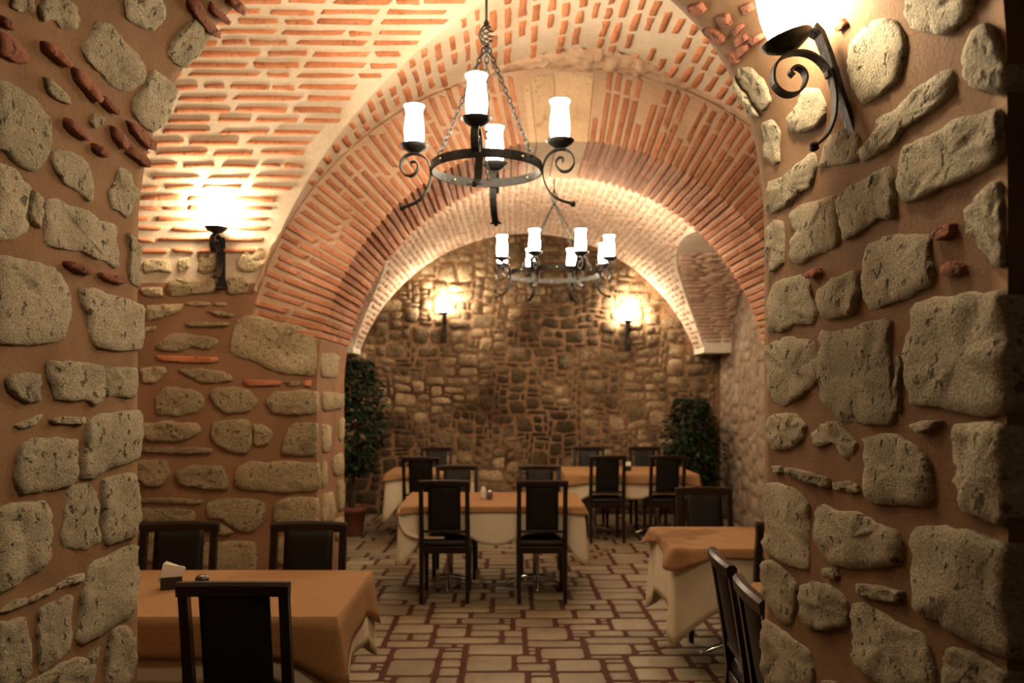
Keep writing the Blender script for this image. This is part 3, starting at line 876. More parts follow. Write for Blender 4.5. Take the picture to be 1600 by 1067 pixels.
# ragged plaster lip where the vault meets the arch
V, Fc = [], []
n1, n2 = 260, 14
for i in range(n1 + 1):
    a = .30 + (PI - .60) * i / n1
    big = math.exp(-((a - 1.48) / .24) ** 2)
    for j in range(n2 + 1):
        t = j / n2
        wid = .05 + .26 * big
        r = ARO + .015 - math.sin(PI * t) ** .7 * (.012 + .050 * big)
        y = WA + .004 - wid * t
        p = arc(r, a, y)
        d = noise.noise(p * 9) * .012 + noise.noise(p * 22) * (.010 + .034 * big)
        p = arc(r + d, a, y - abs(d) * .6)
        V.append(p)
for i in range(n1):
    for j in range(n2):
        Fc.append((i * (n2 + 1) + j, i * (n2 + 1) + j + 1, (i + 1) * (n2 + 1) + j + 1, (i + 1) * (n2 + 1) + j))
mesh_obj('plaster_seam', V, Fc, M['mortar_arch'], ceiling)
# end walls of the side arms
for nm, X, sd in (('wall_side_left', TX0, 1), ('wall_side_right', TX1, -1)):
    V = [Vector((X, PY1, 0)), Vector((X, WA, 0)), Vector((X, WA, 4.2)), Vector((X, PY1, 4.2))]
    w = struct(nm, V, [(0, 1, 2, 3)], M['mortar_wall'], ('stone end wall of the left arm of the vaulted room, out of view' if sd > 0 else 'stone end wall of the right arm of the vaulted room, out of view'), 'wall')

# ------------------------------------------------------------------ second bay
def cz(y): return CZS + CB * math.sqrt(max(0, 1 - ((y - CYC) / CA) ** 2)) if abs(y - CYC) < CA else CZS
V, Fc = [], []
rows = []
for k in range(97):
    y = BY0 + (BY1 - BY0) * k / 96
    p0 = math.asin((cz(y) - BZC) / BR)
    rows.append([Vector((BX + BR * math.cos(p0 + (PI - 2 * p0) * j / 60), y, BZC + BR * math.sin(p0 + (PI - 2 * p0) * j / 60))) for j in range(61)])
grid(rows)
for sd in (-1, 1):
    rows = []; ex = FXL if sd < 0 else FXR
    for k in range(49):
        ps_ = PI * k / 48
        y, z = CYC + CA * math.cos(ps_), CZS + CB * math.sin(ps_)
        gx = BX + sd * groin_x(z, BX, BZC, BR)
        rows.append([Vector((gx + (ex - gx) * j / 6, y, z)) for j in range(7)])
    grid(rows)
ceiling2 = struct('ceiling.001', V, Fc, M['mortar_far'], 'pale worn brick vault over the far tables behind the wide arch', 'vault', True)
def bar2_map(y, a): return Vector((BX + BR * math.cos(a), y, BZC + BR * math.sin(a))), Vector((-math.cos(a), 0, -math.sin(a)))
fb = []
a = .36
while a < PI - .36:
    th = rnd.uniform(.014, .019)
    z = BZC + BR * math.sin(a + th / 2)
    y = BY1 - rnd.uniform(.02, .2)
    while y > BY0 + .1:
        ln = rnd.uniform(.12, .26); e = y - ln
        if cz(e) < z - .01 and cz(y) < z - .01:
            fb.append(stone(brick_poly(e, y, a, a + th, rnd, .004), bar2_map, rnd.uniform(.006, .022), .02, 8, COARSE, 4000 + len(fb), .02))
        y = e - rnd.uniform(.02, .05)
    a += th + rnd.uniform(.010, .016)
def cell2_map(u, t):
    y, z = CYC + CA * math.cos(t), CZS + CB * math.sin(t)
    nrm = Vector((0, -math.cos(t) / CA, -math.sin(t) / CB)).normalized()
    return Vector((u, y, z)), nrm
for sd in (1, -1):
    t = .03
    while t < 1.25:
        dt = .034 / math.sqrt((CA * math.sin(t)) ** 2 + (CB * math.cos(t)) ** 2)
        z = CZS + CB * math.sin(t)
        u = BX + sd * groin_x(z, BX, BZC, BR) + sd * rnd.uniform(.005, .05)
        ex = FXR - .01 if sd > 0 else FXL + .01
        while (u < ex - .05) if sd > 0 else (u > ex + .05):
            e = u + sd * rnd.uniform(.16, .32)
            e = min(e, ex) if sd > 0 else max(e, ex)
            fb.append(stone(brick_poly(min(u, e), max(u, e), t, t + dt, rnd, .004), cell2_map, rnd.uniform(.008, .02), .02, 8, COARSE, 6000 + len(fb), .02))
            u = e + sd * .02
        t += dt * 1.6
lay(ceiling2, 'brick', fb, M['brick_far'])
# corbels that end the springers
def box_vf(x0, x1, y0, y1, z0, z1):
    V = [Vector((x, y, z)) for x in (x0, x1) for y in (y0, y1) for z in (z0, z1)]
    return V, [(0, 1, 3, 2), (4, 6, 7, 5), (0, 4, 5, 1), (2, 3, 7, 6), (0, 2, 6, 4), (1, 5, 7, 3)]
for sd in (1, -1):
    xe = FXR if sd > 0 else FXL
    xi = BX + sd * (BR * math.cos(math.asin((CZS - BZC) / BR)) - .01)
    c = mesh_obj('corbel', *box_vf(min(xi, xe), max(xi, xe), CYC + CA - .02, BY1, CZS - .05, CZS + .30), M['plaster'], ceiling2, False)
# back wall
def back_map(u, v): return Vector((u, BY1, v)), Vector((0, -1, 0))
def in_lunette(u, v): return v < CZS - .03 or math.hypot(u - BX, v - BZC) < BR - .03
V = [Vector((FXL, BY1, 0)), Vector((FXR, BY1, 0)), Vector((FXR, BY1, 4.0)), Vector((FXL, BY1, 4.0))]
wall_back = struct('wall_back', V, [(0, 1, 2, 3)], M['mortar_far_wall'], 'far rubble stone wall lit by two sconces behind the back tables', 'wall')
rb = packed(FXL, FXR, .0, 3.9, .062, [(3, 2), (4, 2), (5, 2), (4, 3), (5, 3), (3, 3), (6, 3), (2, 2), (3, 1), (4, 1), (2, 1), (4, 4), (3, 2), (2, 2)], .020, rnd, in_lunette, .15, .06)
lay(wall_back, 'stone', [stone(p, back_map, rnd.uniform(.008, .026), .03, 14, COARSE, 8000 + i, .13) for i, p in enumerate(rb)], M['stone_far'])
# side walls of the second bay
def side_wall(name, X, sd, label, mat_s, mat_m):
    V = [Vector((X, WB, 0)), Vector((X, BY1, 0)), Vector((X, BY1, 3.6)), Vector((X, WB, 3.6))]
    w = struct(name, V, [(0, 1, 2, 3)], mat_m, label, 'wall')
    def mp(u, v): return Vector((X, u, v)), Vector((-sd, 0, 0))
    keep = lambda u, v: v < cz(u) - .05
    rr = packed(WB + .02, BY1 - .01, .0, 3.3, .075, [(3, 2), (4, 2), (4, 3), (3, 3), (2, 2), (5, 3), (2, 3), (3, 4)], .018, rnd, keep, .22, .04)
    lay(w, 'stone', [stone(p, mp, rnd.uniform(.006, .018), .03, 14, COARSE, 9000 + i, .10) for i, p in enumerate(rr)], mat_s)
side_wall('wall_far_right', FXR, 1, 'pale pinkish stone side wall to the right of the far tables', M['stone_pale'], M['mortar_pale'])
side_wall('wall_far_left', FXL, -1, 'stone side wall of the far bay hidden behind the left pier', M['stone_pale'], M['mortar_pale'])

# ------------------------------------------------------------------ floor
V = [Vector((TX0, -2.5, 0)), Vector((TX1, -2.5, 0)), Vector((TX1, BY1, 0)), Vector((TX0, BY1, 0))]
floor = struct('floor', V, [(0, 1, 2, 3)], M['floor_grout'], 'paved floor of irregular beige stones with dark red joints', 'floor')
U = .078
gx0, gy0 = -2.6, 2.7
nx, ny = int((3.2 - gx0) / U), int((BY1 - gy0) / U)
occ = [[False] * nx for _ in range(ny)]
paving = []
sizes = [(2, 2), (3, 2), (4, 2), (5, 2), (3, 3), (4, 3), (5, 3), (4, 4), (2, 1), (3, 1), (6, 2), (4, 2), (3, 2), (5, 3), (4, 3)]
for j in range(ny):
    for i in range(nx):
        if occ[j][i]: continue
        opts = sizes[:]; rnd.shuffle(opts)
        for w, h in opts + [(2, 1), (1, 1)]:
            if i + w <= nx and j + h <= ny and not any(occ[j + b][i + a_] for a_ in range(w) for b in range(h)): break
        else: w = h = 1
        for b in range(h):
            for a_ in range(w): occ[j + b][i + a_] = True
        x0, x1, y0, y1 = gx0 + i * U, gx0 + (i + w) * U, gy0 + j * U, gy0 + (j + h) * U
        g = .014
        x0 += g; x1 -= g; y0 += g; y1 -= g
        q = lambda s_: rnd.uniform(0, s_)
        k = .010
        poly = [(x0 + q(k), y0 + q(k)), (x0 + (x1 - x0) * .12, y0 + q(.008)), (x1 - (x1 - x0) * .12, y0 + q(.008)), (x1 - q(k), y0 + q(k)), (x1 - q(.01), (y0 + y1) / 2),
                (x1 - q(k), y1 - q(k)), (x1 - (x1 - x0) * .12, y1 - q(.008)), (x0 + (x1 - x0) * .12, y1 - q(.008)), (x0 + q(k), y1 - q(k)), (x0 + q(.01), (y0 + y1) / 2)]
        hgt = rnd.uniform(.004, .007)
        paving.append(stone(poly, lambda u, v: (Vector((u, v, 0)), Vector((0, 0, 1))), hgt, .002, 22, ((1.0, .6), (.95, 1.0)), len(paving)))
lay(floor, 'paving_stone', paving, M['floor_stone'])
FZ = .007   # top of the paving

# ------------------------------------------------------------------ lamps and ironwork
SHADE_PROF = [(.034, 0), (.044, .010), (.048, .04), (.050, .075), (.046, .12), (.041, .160), (.042, .178), (.050, .196), (.052, .200)]
def lamp_parts(parent, loc, rz=0, k=1.0, shade='shade'):
    """drip plate, glass shade and the socket inside it"""
    bm = bmesh.new()
    lathe(bm, [(.018, -.030), (.030, -.026), (.058, -.010), (.072, .006), (.070, .010), (.050, .002), (.02, -.002)], 20)
    p = bm_obj('drip_plate', bm, M['iron'], parent, True); p.location = loc; p.scale = (k, k, k)
    bm = bmesh.new(); lathe(bm, [(r, z) for r, z in SHADE_PROF], 14, cap=False)
    s_ = bm_obj('glass_shade', bm, M[shade], parent, True); s_.location = (loc[0], loc[1], loc[2] + .004 * k); s_.scale = (k, k, k)
    tag(s_, 'glowing white glass lamp shade')
    bm = bmesh.new(); lathe(bm, [(.020, -.004), (.020, .012), (.012, .022), (.009, .04)], 12)
    q = bm_obj('lamp_socket', bm, M['frosted'], parent, True); q.location = loc; q.scale = (k, k, k)

ARM = [(.10, .024), (.106, .040), (.086, .046), (.070, .028), (.072, .002), (.100, -.024), (.137, -.018), (.159, .018), (.148, .058), (.118, .082), (.085, .086), (.048, .074), (.020, .045), (.004, 0), (.004, -.04), (.016, -.085), (.046, -.135), (.090, -.165), (.135, -.180), (.152, -.186)]
ARM_S = ARM[:-5] + [(.014, -.085), (.034, -.128), (.062, -.160), (.092, -.176), (.105, -.180)]
def arm_obj(parent, o, d, k=1.0, w=.036, path=ARM):
    """scroll bracket: o = where it touches ring or backplate, d = horizontal direction outwards"""
    d = Vector(d).normalized(); o = Vector(o)
    pts = crom([o + d * (r * k) + Vector((0, 0, z * k)) for r, z in path], 4)
    nrm = d.cross(Vector((0, 0, 1)))
    n = len(pts); wd = []
    for i in range(n):
        t = i / (n - 1)
        ww = w * k * (.75 + .25 * min(1, t * 4))
        if t > .93: ww = w * k * (1 + (t - .93) / .07 * .9)
        wd.append(ww)
    bm = bmesh.new(); strap(bm, pts, nrm, w * k, .0065 * k, wd)
    tip = pts[-1]
    rbox(bm, tip, (.024 * k, .024 * k, .026 * k), .007)
    return bm_obj('scroll_arm', bm, M['iron'], parent, False)

def chain_obj(parent, p0, p1, link=.040, r=.0036):
    p0, p1 = Vector(p0), Vector(p1); d = p1 - p0
    n = max(3, int(d.length / (link * .74)))
    ax = d.normalized(); s0 = ax.cross(Vector((0, 0, 1)) if abs(ax.z) < .95 else Vector((1, 0, 0))).normalized(); s1 = ax.cross(s0)
    bm = bmesh.new()
    for i in range(n):
        c = p0 + d * ((i + .5) / n); sd = s0 if i % 2 else s1
        pts = []
        for k in range(10):
            t = 2 * PI * k / 10
            pts.append(c + ax * (link * .5 * math.cos(t)) + sd * (link * .26 * math.sin(t)))
        tube(bm, pts, r, 5, True)
    return bm_obj('chain', bm, M['iron'], parent, True)

def chandelier(label, loc, ring_r, n_arm, arm_a0, chain_as, top_z, hub_h, group):
    """loc = centre of the iron ring"""
    X, Y, Z = loc
    t = thing('chandelier', label, 'chandelier', loc, 0, group)
    bm = bmesh.new(); seg = 56; h = .044; th = .007
    rg = []
    for k in range(seg):
        a = 2 * PI * k / seg
        rg.append([bm.verts.new((rr * math.cos(a), rr * math.sin(a), zz)) for rr, zz in ((ring_r, -h / 2), (ring_r, h / 2), (ring_r - th, h / 2), (ring_r - th, -h / 2))])
    for k in range(seg):
        A, B = rg[k], rg[(k + 1) % seg]
        for i in range(4): bm.faces.new((A[i], B[i], B[(i + 1) % 4], A[(i + 1) % 4]))
    ring = bm_obj('ring_band', bm, M['iron'], t, False)
    for k in range(n_arm):
        a = arm_a0 + PI / n_arm * (2 * k + 1)
        bm = bmesh.new()
        tube(bm, [((ring_r + .004) * math.cos(a), (ring_r + .004) * math.sin(a), 0), ((ring_r - th - .004) * math.cos(a), (ring_r - th - .004) * math.sin(a), 0)], .0055, 8)
        bm_obj('rivet', bm, M['brass'], ring, True)
    for k in range(n_arm):
        a = arm_a0 + 2 * PI * k / n_arm
        d = Vector((math.cos(a), math.sin(a), 0))
        arm_obj(t, d * ring_r, d)
        pl = d * (ring_r + .088) + Vector((0, 0, .122))
        lamp_parts(t, pl)
    for a in chain_as:
        chain_obj(t, (ring_r * .985 * math.cos(a), ring_r * .985 * math.sin(a), .018), (.012 * math.cos(a), .012 * math.sin(a), hub_h))
    # twisted basket and rod
    bm = bmesh.new()
    for k in range(4):
        pts = []
        for i in range(15):
            u = i / 14; rr = .006 + .032 * math.sin(PI * u) ** .8
            aa = 2 * PI * (k / 4 + u * 1.1)
            pts.append((rr * math.cos(aa), rr * math.sin(aa), hub_h + .015 + .105 * u))
        tube(bm, pts, .004, 6)
    lathe(bm, [(.010, -.012), (.016, 0), (.010, .014)], 10, (0, 0, hub_h))
    bm_obj('twisted_basket', bm, M['iron'], t, True)
    bm = bmesh.new(); tube(bm, [(0, 0, hub_h + .115), (0, 0, top_z - Z)], .0065, 8)
    lathe(bm, [(.012, -.01), (.014, .01), (.008, .02)], 10, (0, 0, hub_h + .122))
    bm_obj('rod', bm, M['iron'], t, True)
    bm = bmesh.new(); lathe(bm, [(.008, -.05), (.03, -.02), (.05, .0), (.05, .012)], 16, (0, 0, top_z - Z - .005))
    bm_obj('ceiling_plate', bm, M['iron'], t, True)
    return t
CH1 = (-.096, 4.10, 2.788)
chandelier('front iron ring chandelier with four lit glass shades hanging from chains', CH1, .279, 4, -PI / 2 - .10, (PI * 1.20, PI * 1.80, PI * .5), 3.905, .60, 'iron chandeliers')
CH2 = (.46, 7.74, 2.788)
chandelier('far iron ring chandelier with eight lit glass shades, seen through the wide arch', CH2, .445, 8, PI / 8, (PI * .25, PI * .75, PI * 1.25, PI * 1.75), 3.86, .66, 'iron chandeliers')

def sconce(label, o, d, k=1.0, lean=0.0):
    """o = point on the wall behind the arm, d = direction away from the wall; lean tips it with the wall"""
    d = Vector(d).normalized()
    t = thing('wall_sconce', label, 'sconce', o, 0, 'iron wall sconces')
    nrm = d.cross(Vector((0, 0, 1)))
    bm = bmesh.new()
    pts = [d * (q * k) + Vector((0, 0, z * k)) for q, z in ((.030, .135), (.014, .11), (.010, .05), (.010, -.05), (.010, -.16), (.014, -.228), (.034, -.245))]
    strap(bm, pts, nrm, .05 * k, .012 * k, [w * k for w in (.066, .052, .050, .046, .046, .050, .060)])
    rbox(bm, d * (.014 * k), (.034 * k, .034 * k, .02 * k), .004)
    bm_obj('backplate', bm, M['iron'], t)
    arm_obj(t, d * .018 * k, d, k, .036, ARM_S)
    lamp_parts(t, d * (.106 * k) + Vector((0, 0, .122 * k)), 0, k, 'sconce_shade')
    if lean: t.rotation_euler = (0, -lean, 0)
    return t
def wall_pt(px, py, Y): return Vector(((px - VX) / F * Y, Y, CAMZ - (py - VY) / F * Y))
sconce('black iron sconce with a glaring lamp on the wall behind the left table', wall_pt(348, 393, WA) + Vector((0, -.012, 0)), (0, -1, 0), 1.08)
sconce('black iron sconce on the far wall, left of the far chandelier', wall_pt(695, 505, BY1) + Vector((0, -.03, 0)), (0, -1, 0), 1.05)
sconce('black iron sconce on the far wall, right of the far chandelier', wall_pt(980, 517, BY1) + Vector((0, -.03, 0)), (0, -1, 0), 1.05)
P, N = passage_px(1316, 110)
sconce('large near scrolled iron sconce at the top of the near right wall', P + N * .014, (-1, 0, 0), .85, .31)

# ------------------------------------------------------------------ chairs
def make_chair():
    t = thing('dining_chair', 'chair', 'chair')
    def yb(z): return -.075 * max(0, (z - .45) / .52) ** 1.2 - .035 * max(0, (.45 - z) / .45)
    for sx in (-1, 1):
        bm = bmesh.new()
        zs_ = (0, .22, .45, .62, .80, .945)
        pts = [Vector((sx * .182, yb(z), z)) for z in zs_]
        strap(bm, pts, (1, 0, 0), .036, .036, [.030, .034, .038, .037, .035, .034])
        bm_obj('back_leg', bm, M['wood'], t)
        bm = bmesh.new(); beam(bm, (sx * .180, .385, 0), (sx * .180, .385, .43), .030, .030, .040, .040)
        bm_obj('front_leg', bm, M['wood'], t)
        bm = bmesh.new(); rbox(bm, (sx * .180, .19, .415), (.026, .36, .055), .004)
        bm_obj('seat_rail', bm, M['wood'], t)
    for y in (0.0, .385):
        bm = bmesh.new(); rbox(bm, (0, y, .415), (.34, .026, .055), .004)
        bm_obj('seat_rail', bm, M['wood'], t)
    bm = bmesh.new()
    rings = []
    for i in range(13):
        u = i / 12 * 2 - 1
        y = yb(.96) - .016 * (1 - u * u); zt = .980 - .006 * u * u
        rings.append([bm.verts.new((u * .203, y + a, zt + b)) for a, b in ((-.020, -.050), (.016, -.052), (.020, -.012), (.010, .0), (-.012, .0), (-.024, -.012))])
    for A, B in zip(rings, rings[1:]):
        for k in range(6): bm.faces.new((A[k], A[(k + 1) % 6], B[(k + 1) % 6], B[k]))
    bm.faces.new(rings[0][::-1]); bm.faces.new(rings[-1])
    bmesh.ops.recalc_face_normals(bm, faces=bm.faces)
    bm_obj('top_rail', bm, M['wood'], t)
    bm = bmesh.new(); rbox(bm, (0, yb(.565), .565), (.33, .022, .022), .004)
    bm_obj('lower_rail', bm, M['wood'], t)
    # upholstered panel
    bm = bmesh.new(); nu, nv = 8, 10; lay_ = []
    for side in (1, -1):
        g = []
        for j in range(nv + 1):
            v = j / nv; z = .570 + .367 * v
            row = []
            for i in range(nu + 1):
                u = i / nu * 2 - 1
                puff = (1 - abs(u) ** 4) * (1 - abs(2 * v - 1) ** 6)
                row.append(bm.verts.new((u * .128, yb(z) - .012 * (1 - u * u) * v + side * (.006 + .012 * puff), z)))
            g.append(row)
        lay_.append(g)
        for j in range(nv):
            for i in range(nu):
                q = (g[j][i], g[j][i + 1], g[j + 1][i + 1], g[j + 1][i])
                bm.faces.new(q if side < 0 else q[::-1])
    A, B = lay_
    edge = lambda g: [g[0][i] for i in range(nu)] + [g[j][nu] for j in range(nv)] + [g[nv][i] for i in range(nu, 0, -1)] + [g[j][0] for j in range(nv, 0, -1)]
    ea, eb = edge(A), edge(B)
    for k in range(len(ea)):
        k2 = (k + 1) % len(ea); bm.faces.new((ea[k], ea[k2], eb[k2], eb[k]))
    bmesh.ops.recalc_face_normals(bm, faces=bm.faces)
    bm_obj('back_panel', bm, M['leather'], t, True)
    bm = bmesh.new(); rbox(bm, (0, .20, .463), (.388, .405, .052), .020, None, 3)
    bm_obj('seat', bm, M['leather'], t, True)
    return t
chair0 = make_chair()
chair_used = []
def chair(label, x, y, rz, group):
    """x, y = foot of the backrest; rz = 0 faces away from the camera"""
    o = chair0 if not chair_used else copy_tree(chair0)
    chair_used.append(o)
    o.location = (x, y, FZ); o.rotation_euler = (0, 0, rz)
    tag(o, label, 'chair', group)
G1, G2, G3, G4, G5 = 'chairs at the left table', 'chairs at the middle table', 'chairs at the far right table', 'chairs at the far left table', 'chairs at the near right tables'
chair('dark chair nearest the camera, its back to us at the left table', -.985, 3.04, 0.0, G1)
chair('dark chair beyond the left table, half hidden by the near left wall', -1.72, 4.26, PI + .04, G1)
chair('dark chair beyond the left table, beside the end of the stone pier', -1.04, 4.26, PI - .02, G1)
chair('dark chair with its back to us at the middle table, cloth fold on its seat', -.483, 6.50, 0.0, G2)
chair('dark chair with its back to us at the middle table, right of the two', .288, 6.50, 0.0, G2)
chair('dark chair on the far side of the middle table, left of the two', -.46, 7.70, PI, G2)
chair('dark chair on the far side of the middle table, right of the two', .322, 7.70, PI, G2)
chair('dark chair with its back to us at the far right table, left of the two', 1.125, 9.10, 0.03, G3)
chair('dark chair with its back to us at the far right table, right of the two', 1.79, 9.10, 0.0, G3)
chair('dark chair against the far wall behind the far right table, left of the two', 1.065, 10.42, PI, G3)
chair('dark chair against the far wall behind the far right table, beside the right plant', 1.78, 10.42, PI, G3)
chair('dark chair with its back to us at the small far left table', -.912, 8.85, 0.0, G4)
chair('dark chair against the far wall behind the small far left table', -.875, 10.30, PI, G4)
chair('dark chair facing us beyond the stained tan tablecloth on the right', 1.43, 5.85, PI - .03, G5)
chair('dark chair in front of the stained tan tablecloth, cut off by the near right wall', 1.535, 4.43, .0, G5)
chair('dark chair seen edge-on near the right wall, farther of the two', .985, 3.45, -PI / 2 - .06, G5)
chair('dark chair seen edge-on, touching the edge of the near right wall', .945, 2.90, -PI / 2 - .06, G5)

# ------------------------------------------------------------------ tables and cloths
def drape(w, d, z, drop, corner, off, seed, hem=None, waves=.010, rc=.012, nring=9, sidebig=None):
    """cloth over a w x d top at height z; drop in the sides, corner = extra drop at the corners"""
    hw, hd = w / 2 + off, d / 2 + off
    per = []; ns = 26
    cs = [(-hw, -hd), (hw, -hd), (hw, hd), (-hw, hd)]
    for s_ in range(4):
        a, b = cs[s_], cs[(s_ + 1) % 4]
        ln = math.hypot(b[0] - a[0], b[1] - a[1])
        nn = ((b[1] - a[1]) / ln, -(b[0] - a[0]) / ln)
        for k in range(ns):
            t = .5 - .5 * math.cos(PI * k / ns)
            dist = min(t, 1 - t) * ln
            per.append((a[0] + (b[0] - a[0]) * t, a[1] + (b[1] - a[1]) * t, nn, dist, s_, t))
    n = len(per); V, Fc = [], []
    for i, (x, y, nn, dist, s_, t) in enumerate(per):       # smoothed normals
        pass
    def nrm(i):
        a = Vector((0, 0))
        for k in (-2, -1, 0, 1, 2): a += Vector(per[(i + k) % n][2])
        return a.normalized()
    inner_ring = [(x * .985, y * .985) for x, y, *_ in per]
    for x, y in inner_ring: V.append(Vector((x, y, z)))
    for r in range(nring + 1):
        f = r / nring
        for i, (x, y, nn, dist, s_, t) in enumerate(per):
            c = max(0.0, 1 - dist / .24) ** 1.3
            dr = drop + corner * c
            if hem: dr = max(.03, dr + hem(s_, t))
            nv = nrm(i)
            ph = seed * 3.1 + i * .55
            wv = waves * f * (math.sin(ph) + .6 * math.sin(ph * 1.7 + 1)) * (1 - .5 * c)
            out = .004 + (.012 + .05 * c * corner / max(.05, drop)) * f + wv
            zz = z - dr * f - (.006 if r > 0 else 0)
            V.append(Vector((x + nv[0] * out * (f > 0), y + nv[1] * out * (f > 0), zz)))
    for r in range(nring + 1):
        for i in range(n):
            j = (i + 1) % n
            Fc.append((r * n + i, r * n + j, (r + 1) * n + j, (r + 1) * n + i))
    V.append(Vector((0, 0, z)))
    for i in range(n): Fc.append((i, (i + 1) % n, len(V) - 1))
    return V, Fc
def place_mesh(name, V, Fc, mat, loc, rz, label, cat, group):
    o = mesh_obj(name, V, Fc, mat)
    o.location = loc; o.rotation_euler = (0, 0, rz)
    zt = max(v.z for v in V)
    for p in o.data.polygons:
        if all(V[i].z > zt - .002 for i in p.vertices): p.use_smooth = False
    md = o.modifiers.new('thickness', 'SOLIDIFY'); md.thickness = .002; md.offset = 0
    return tag(o, label, cat, group)
def table(x0, x1, y0, y1, label, cl_label, ov_label, cols, drop, corner, odrop, ocorner, seed, rz=0, hem=None, h=.75, top_mat='orange'):
    w, d = x1 - x0, y1 - y0; loc = ((x0 + x1) / 2, (y0 + y1) / 2, FZ)
    t = thing('dining_table', label, 'table', loc, rz, 'dining tables')
    bm = bmesh.new(); rbox(bm, (0, 0, h - .014 - .02), (w - .01, d - .01, .026), .004); bm_obj('tabletop', bm, M['wood'], t)
    for cx_ in cols:
        bm = bmesh.new(); tube(bm, [(cx_, 0, .06), (cx_, 0, h - .05)], .028, 14); bm_obj('pedestal_column', bm, M['chrome'], t, True)
        for k in range(4):
            a = PI / 4 * 0 + k * PI / 2
            e = Vector((math.cos(a), math.sin(a), 0)); L_ = .26
            pts = [Vector((cx_, 0, .085)), Vector((cx_, 0, .075)) + e * .08, Vector((cx_, 0, .045)) + e * .18, Vector((cx_, 0, .014)) + e * L_]
            bm = bmesh.new(); tube(bm, crom(pts, 4), .018, 8, False, [.024 - .010 * i / 12 for i in range(13)])
            bm_obj('pedestal_foot', bm, M['chrome'], t, True)
    V, Fc = drape(w, d, h - .008, drop, corner, .004, seed, hem, .012)
    place_mesh('tablecloth', V, Fc, M['cream'], loc, rz, cl_label, 'tablecloth', 'cream tablecloths')
    V, Fc = drape(w, d, h, odrop, ocorner, .014, seed + 5, None, .004, nring=5)
    place_mesh('table_overlay', V, Fc, M[top_mat], loc, rz, ov_label, 'tablecloth', 'tan table overlays')
    return loc
def lift(spots, amt, wd=.16):
    """raise the hem of side s (0 near, 2 far) where a chair stands under it"""
    def f(s_, t):
        q = 0
        for ss, tt in spots:
            if ss == s_: q = min(q, -amt * math.exp(-((t - tt) / wd) ** 4))
        return q
    return f
table(-2.20, -.70, 3.34, 4.19, 'pedestal dining table under the cloths at the left', 'cream cloth under the tan one on the left table', 'tan overlay cloth of the left table in front of the stone wall', (-.4, .4), .27, .16, .165, .11, 1, 0, lift([(0, .81), (2, .26), (2, .71)], .03))
table(-.846, .626, 6.60, 7.52, 'pedestal dining table in the middle of the room', 'cream cloth hanging in scallops from the middle table', 'tan overlay cloth of the middle table below the far chandelier', (-.37, .37), .30, .16, .040, .02, 2, 0, lift([(0, .25), (0, .77), (2, .26), (2, .74)], .10))
table(.68, 2.15, 9.18, 10.15, 'pedestal dining table at the far right before the rubble wall', 'cream cloth hanging from the far right table', 'tan overlay cloth of the far right table', (-.37, .37), .27, .06, .10, .03, 3, 0, lift([(0, .30), (0, .76), (2, .25), (2, .74)], .06))
table(-1.35, -.42, 9.30, 10.08, 'small pedestal dining table at the far left beside the potted plant', 'cream cloth with a long corner hanging from the small far left table', 'tan overlay cloth of the small far left table', (0,), .27, .26, .05, .03, 4, 0, lift([(0, .47), (2, .5)], .06))
table(1.00, 1.98, 4.80, 5.56, 'pedestal dining table at the right beside the near right wall', 'cream cloth with a long drooping corner on the right table', 'stained tan overlay cloth of the right table', (0,), .36, .18, .05, .06, 5, 0, lift([(0, .56), (2, .58)], .13, .22), .75, 'stained')
table(1.20, 2.20, 2.95, 3.92, 'pedestal dining table nearly hidden behind the near right wall', 'cream cloth on the table hidden behind the near right wall', 'tan overlay cloth glimpsed past the edge of the near right wall', (0,), .36, .30, .06, .06, 6, 0, lift([(3, .5)], .14, .5))
# fold of cloth lying on the seat of the middle table's left chair
V, Fc = [], []
path = crom([(-.862, 6.560, .73), (-.850, 6.545, .63), (-.800, 6.535, .545), (-.715, 6.530, .512), (-.60, 6.528, .507), (-.49, 6.522, .509)], 5)
for i, p in enumerate(path):
    f = i / (len(path) - 1)
    for j in range(6):
        v = j / 5
        V.append(p + Vector((.05 * v * (1 - f) ** 2, .055 * v, .012 * math.sin(PI * v) + .03 * v * (1 - f))))
for i in range(len(path) - 1):
    for j in range(5): Fc.append((i * 6 + j, i * 6 + j + 1, i * 6 + j + 7, i * 6 + j + 6))
f_ = place_mesh('cloth_napkin', V, Fc, M['cream'], (0, 0, 0), 0, 'cream cloth fold trailing from the middle table onto a chair seat', 'napkin', None)

# ------------------------------------------------------------------ small things on the tables
TZ = FZ + .75 + .002
def napkin_holder(label, x, y, rz, k=1.0, z=TZ):
    t = thing('napkin_holder', label, 'napkin holder', (x, y, z), rz, 'napkin holders')
    bm = bmesh.new(); rbox(bm, (0, 0, .004), (.09 * k, .045 * k, .008), .002)
    for sy in (-1, 1): rbox(bm, (0, sy * .020 * k, .030), (.085 * k, .004, .055), .0015)
    bm_obj('holder', bm, M['black_plastic'], t)
    for i in range(3):
        bm = bmesh.new(); rbox(bm, (0, (i - 1) * .009 * k, .052 * k + .008), (.085 * k, .006 * k, .085 * k), .001, Matrix.Rotation((i - 1) * .09 + (.32 if k > 1 else 0), 3, 'Y'))
        bm_obj('paper_napkin', bm, M['napkin'], t)
    return t
def pot_small(name, label, cat, x, y, mat, r, h, lid):
    t = thing(name, label, cat, (x, y, TZ), 0, 'condiments on the tables')
    bm = bmesh.new(); lathe(bm, [(r * .9, 0), (r, .01), (r, h * .7), (r * .8, h * .85)], 14); bm_obj('body', bm, mat, t, True)
    bm = bmesh.new(); lathe(bm, [(r * .82, h * .84), (r * .85, h * .9), (r * .6, h), (r * .2, h * 1.04)], 14); bm_obj('lid', bm, lid, t, True)
p_ = wall_pt(268, 930, 3.80)
napkin_holder('white paper napkins standing in a black holder on the left table', p_.x, 3.80, .35, 1.1)
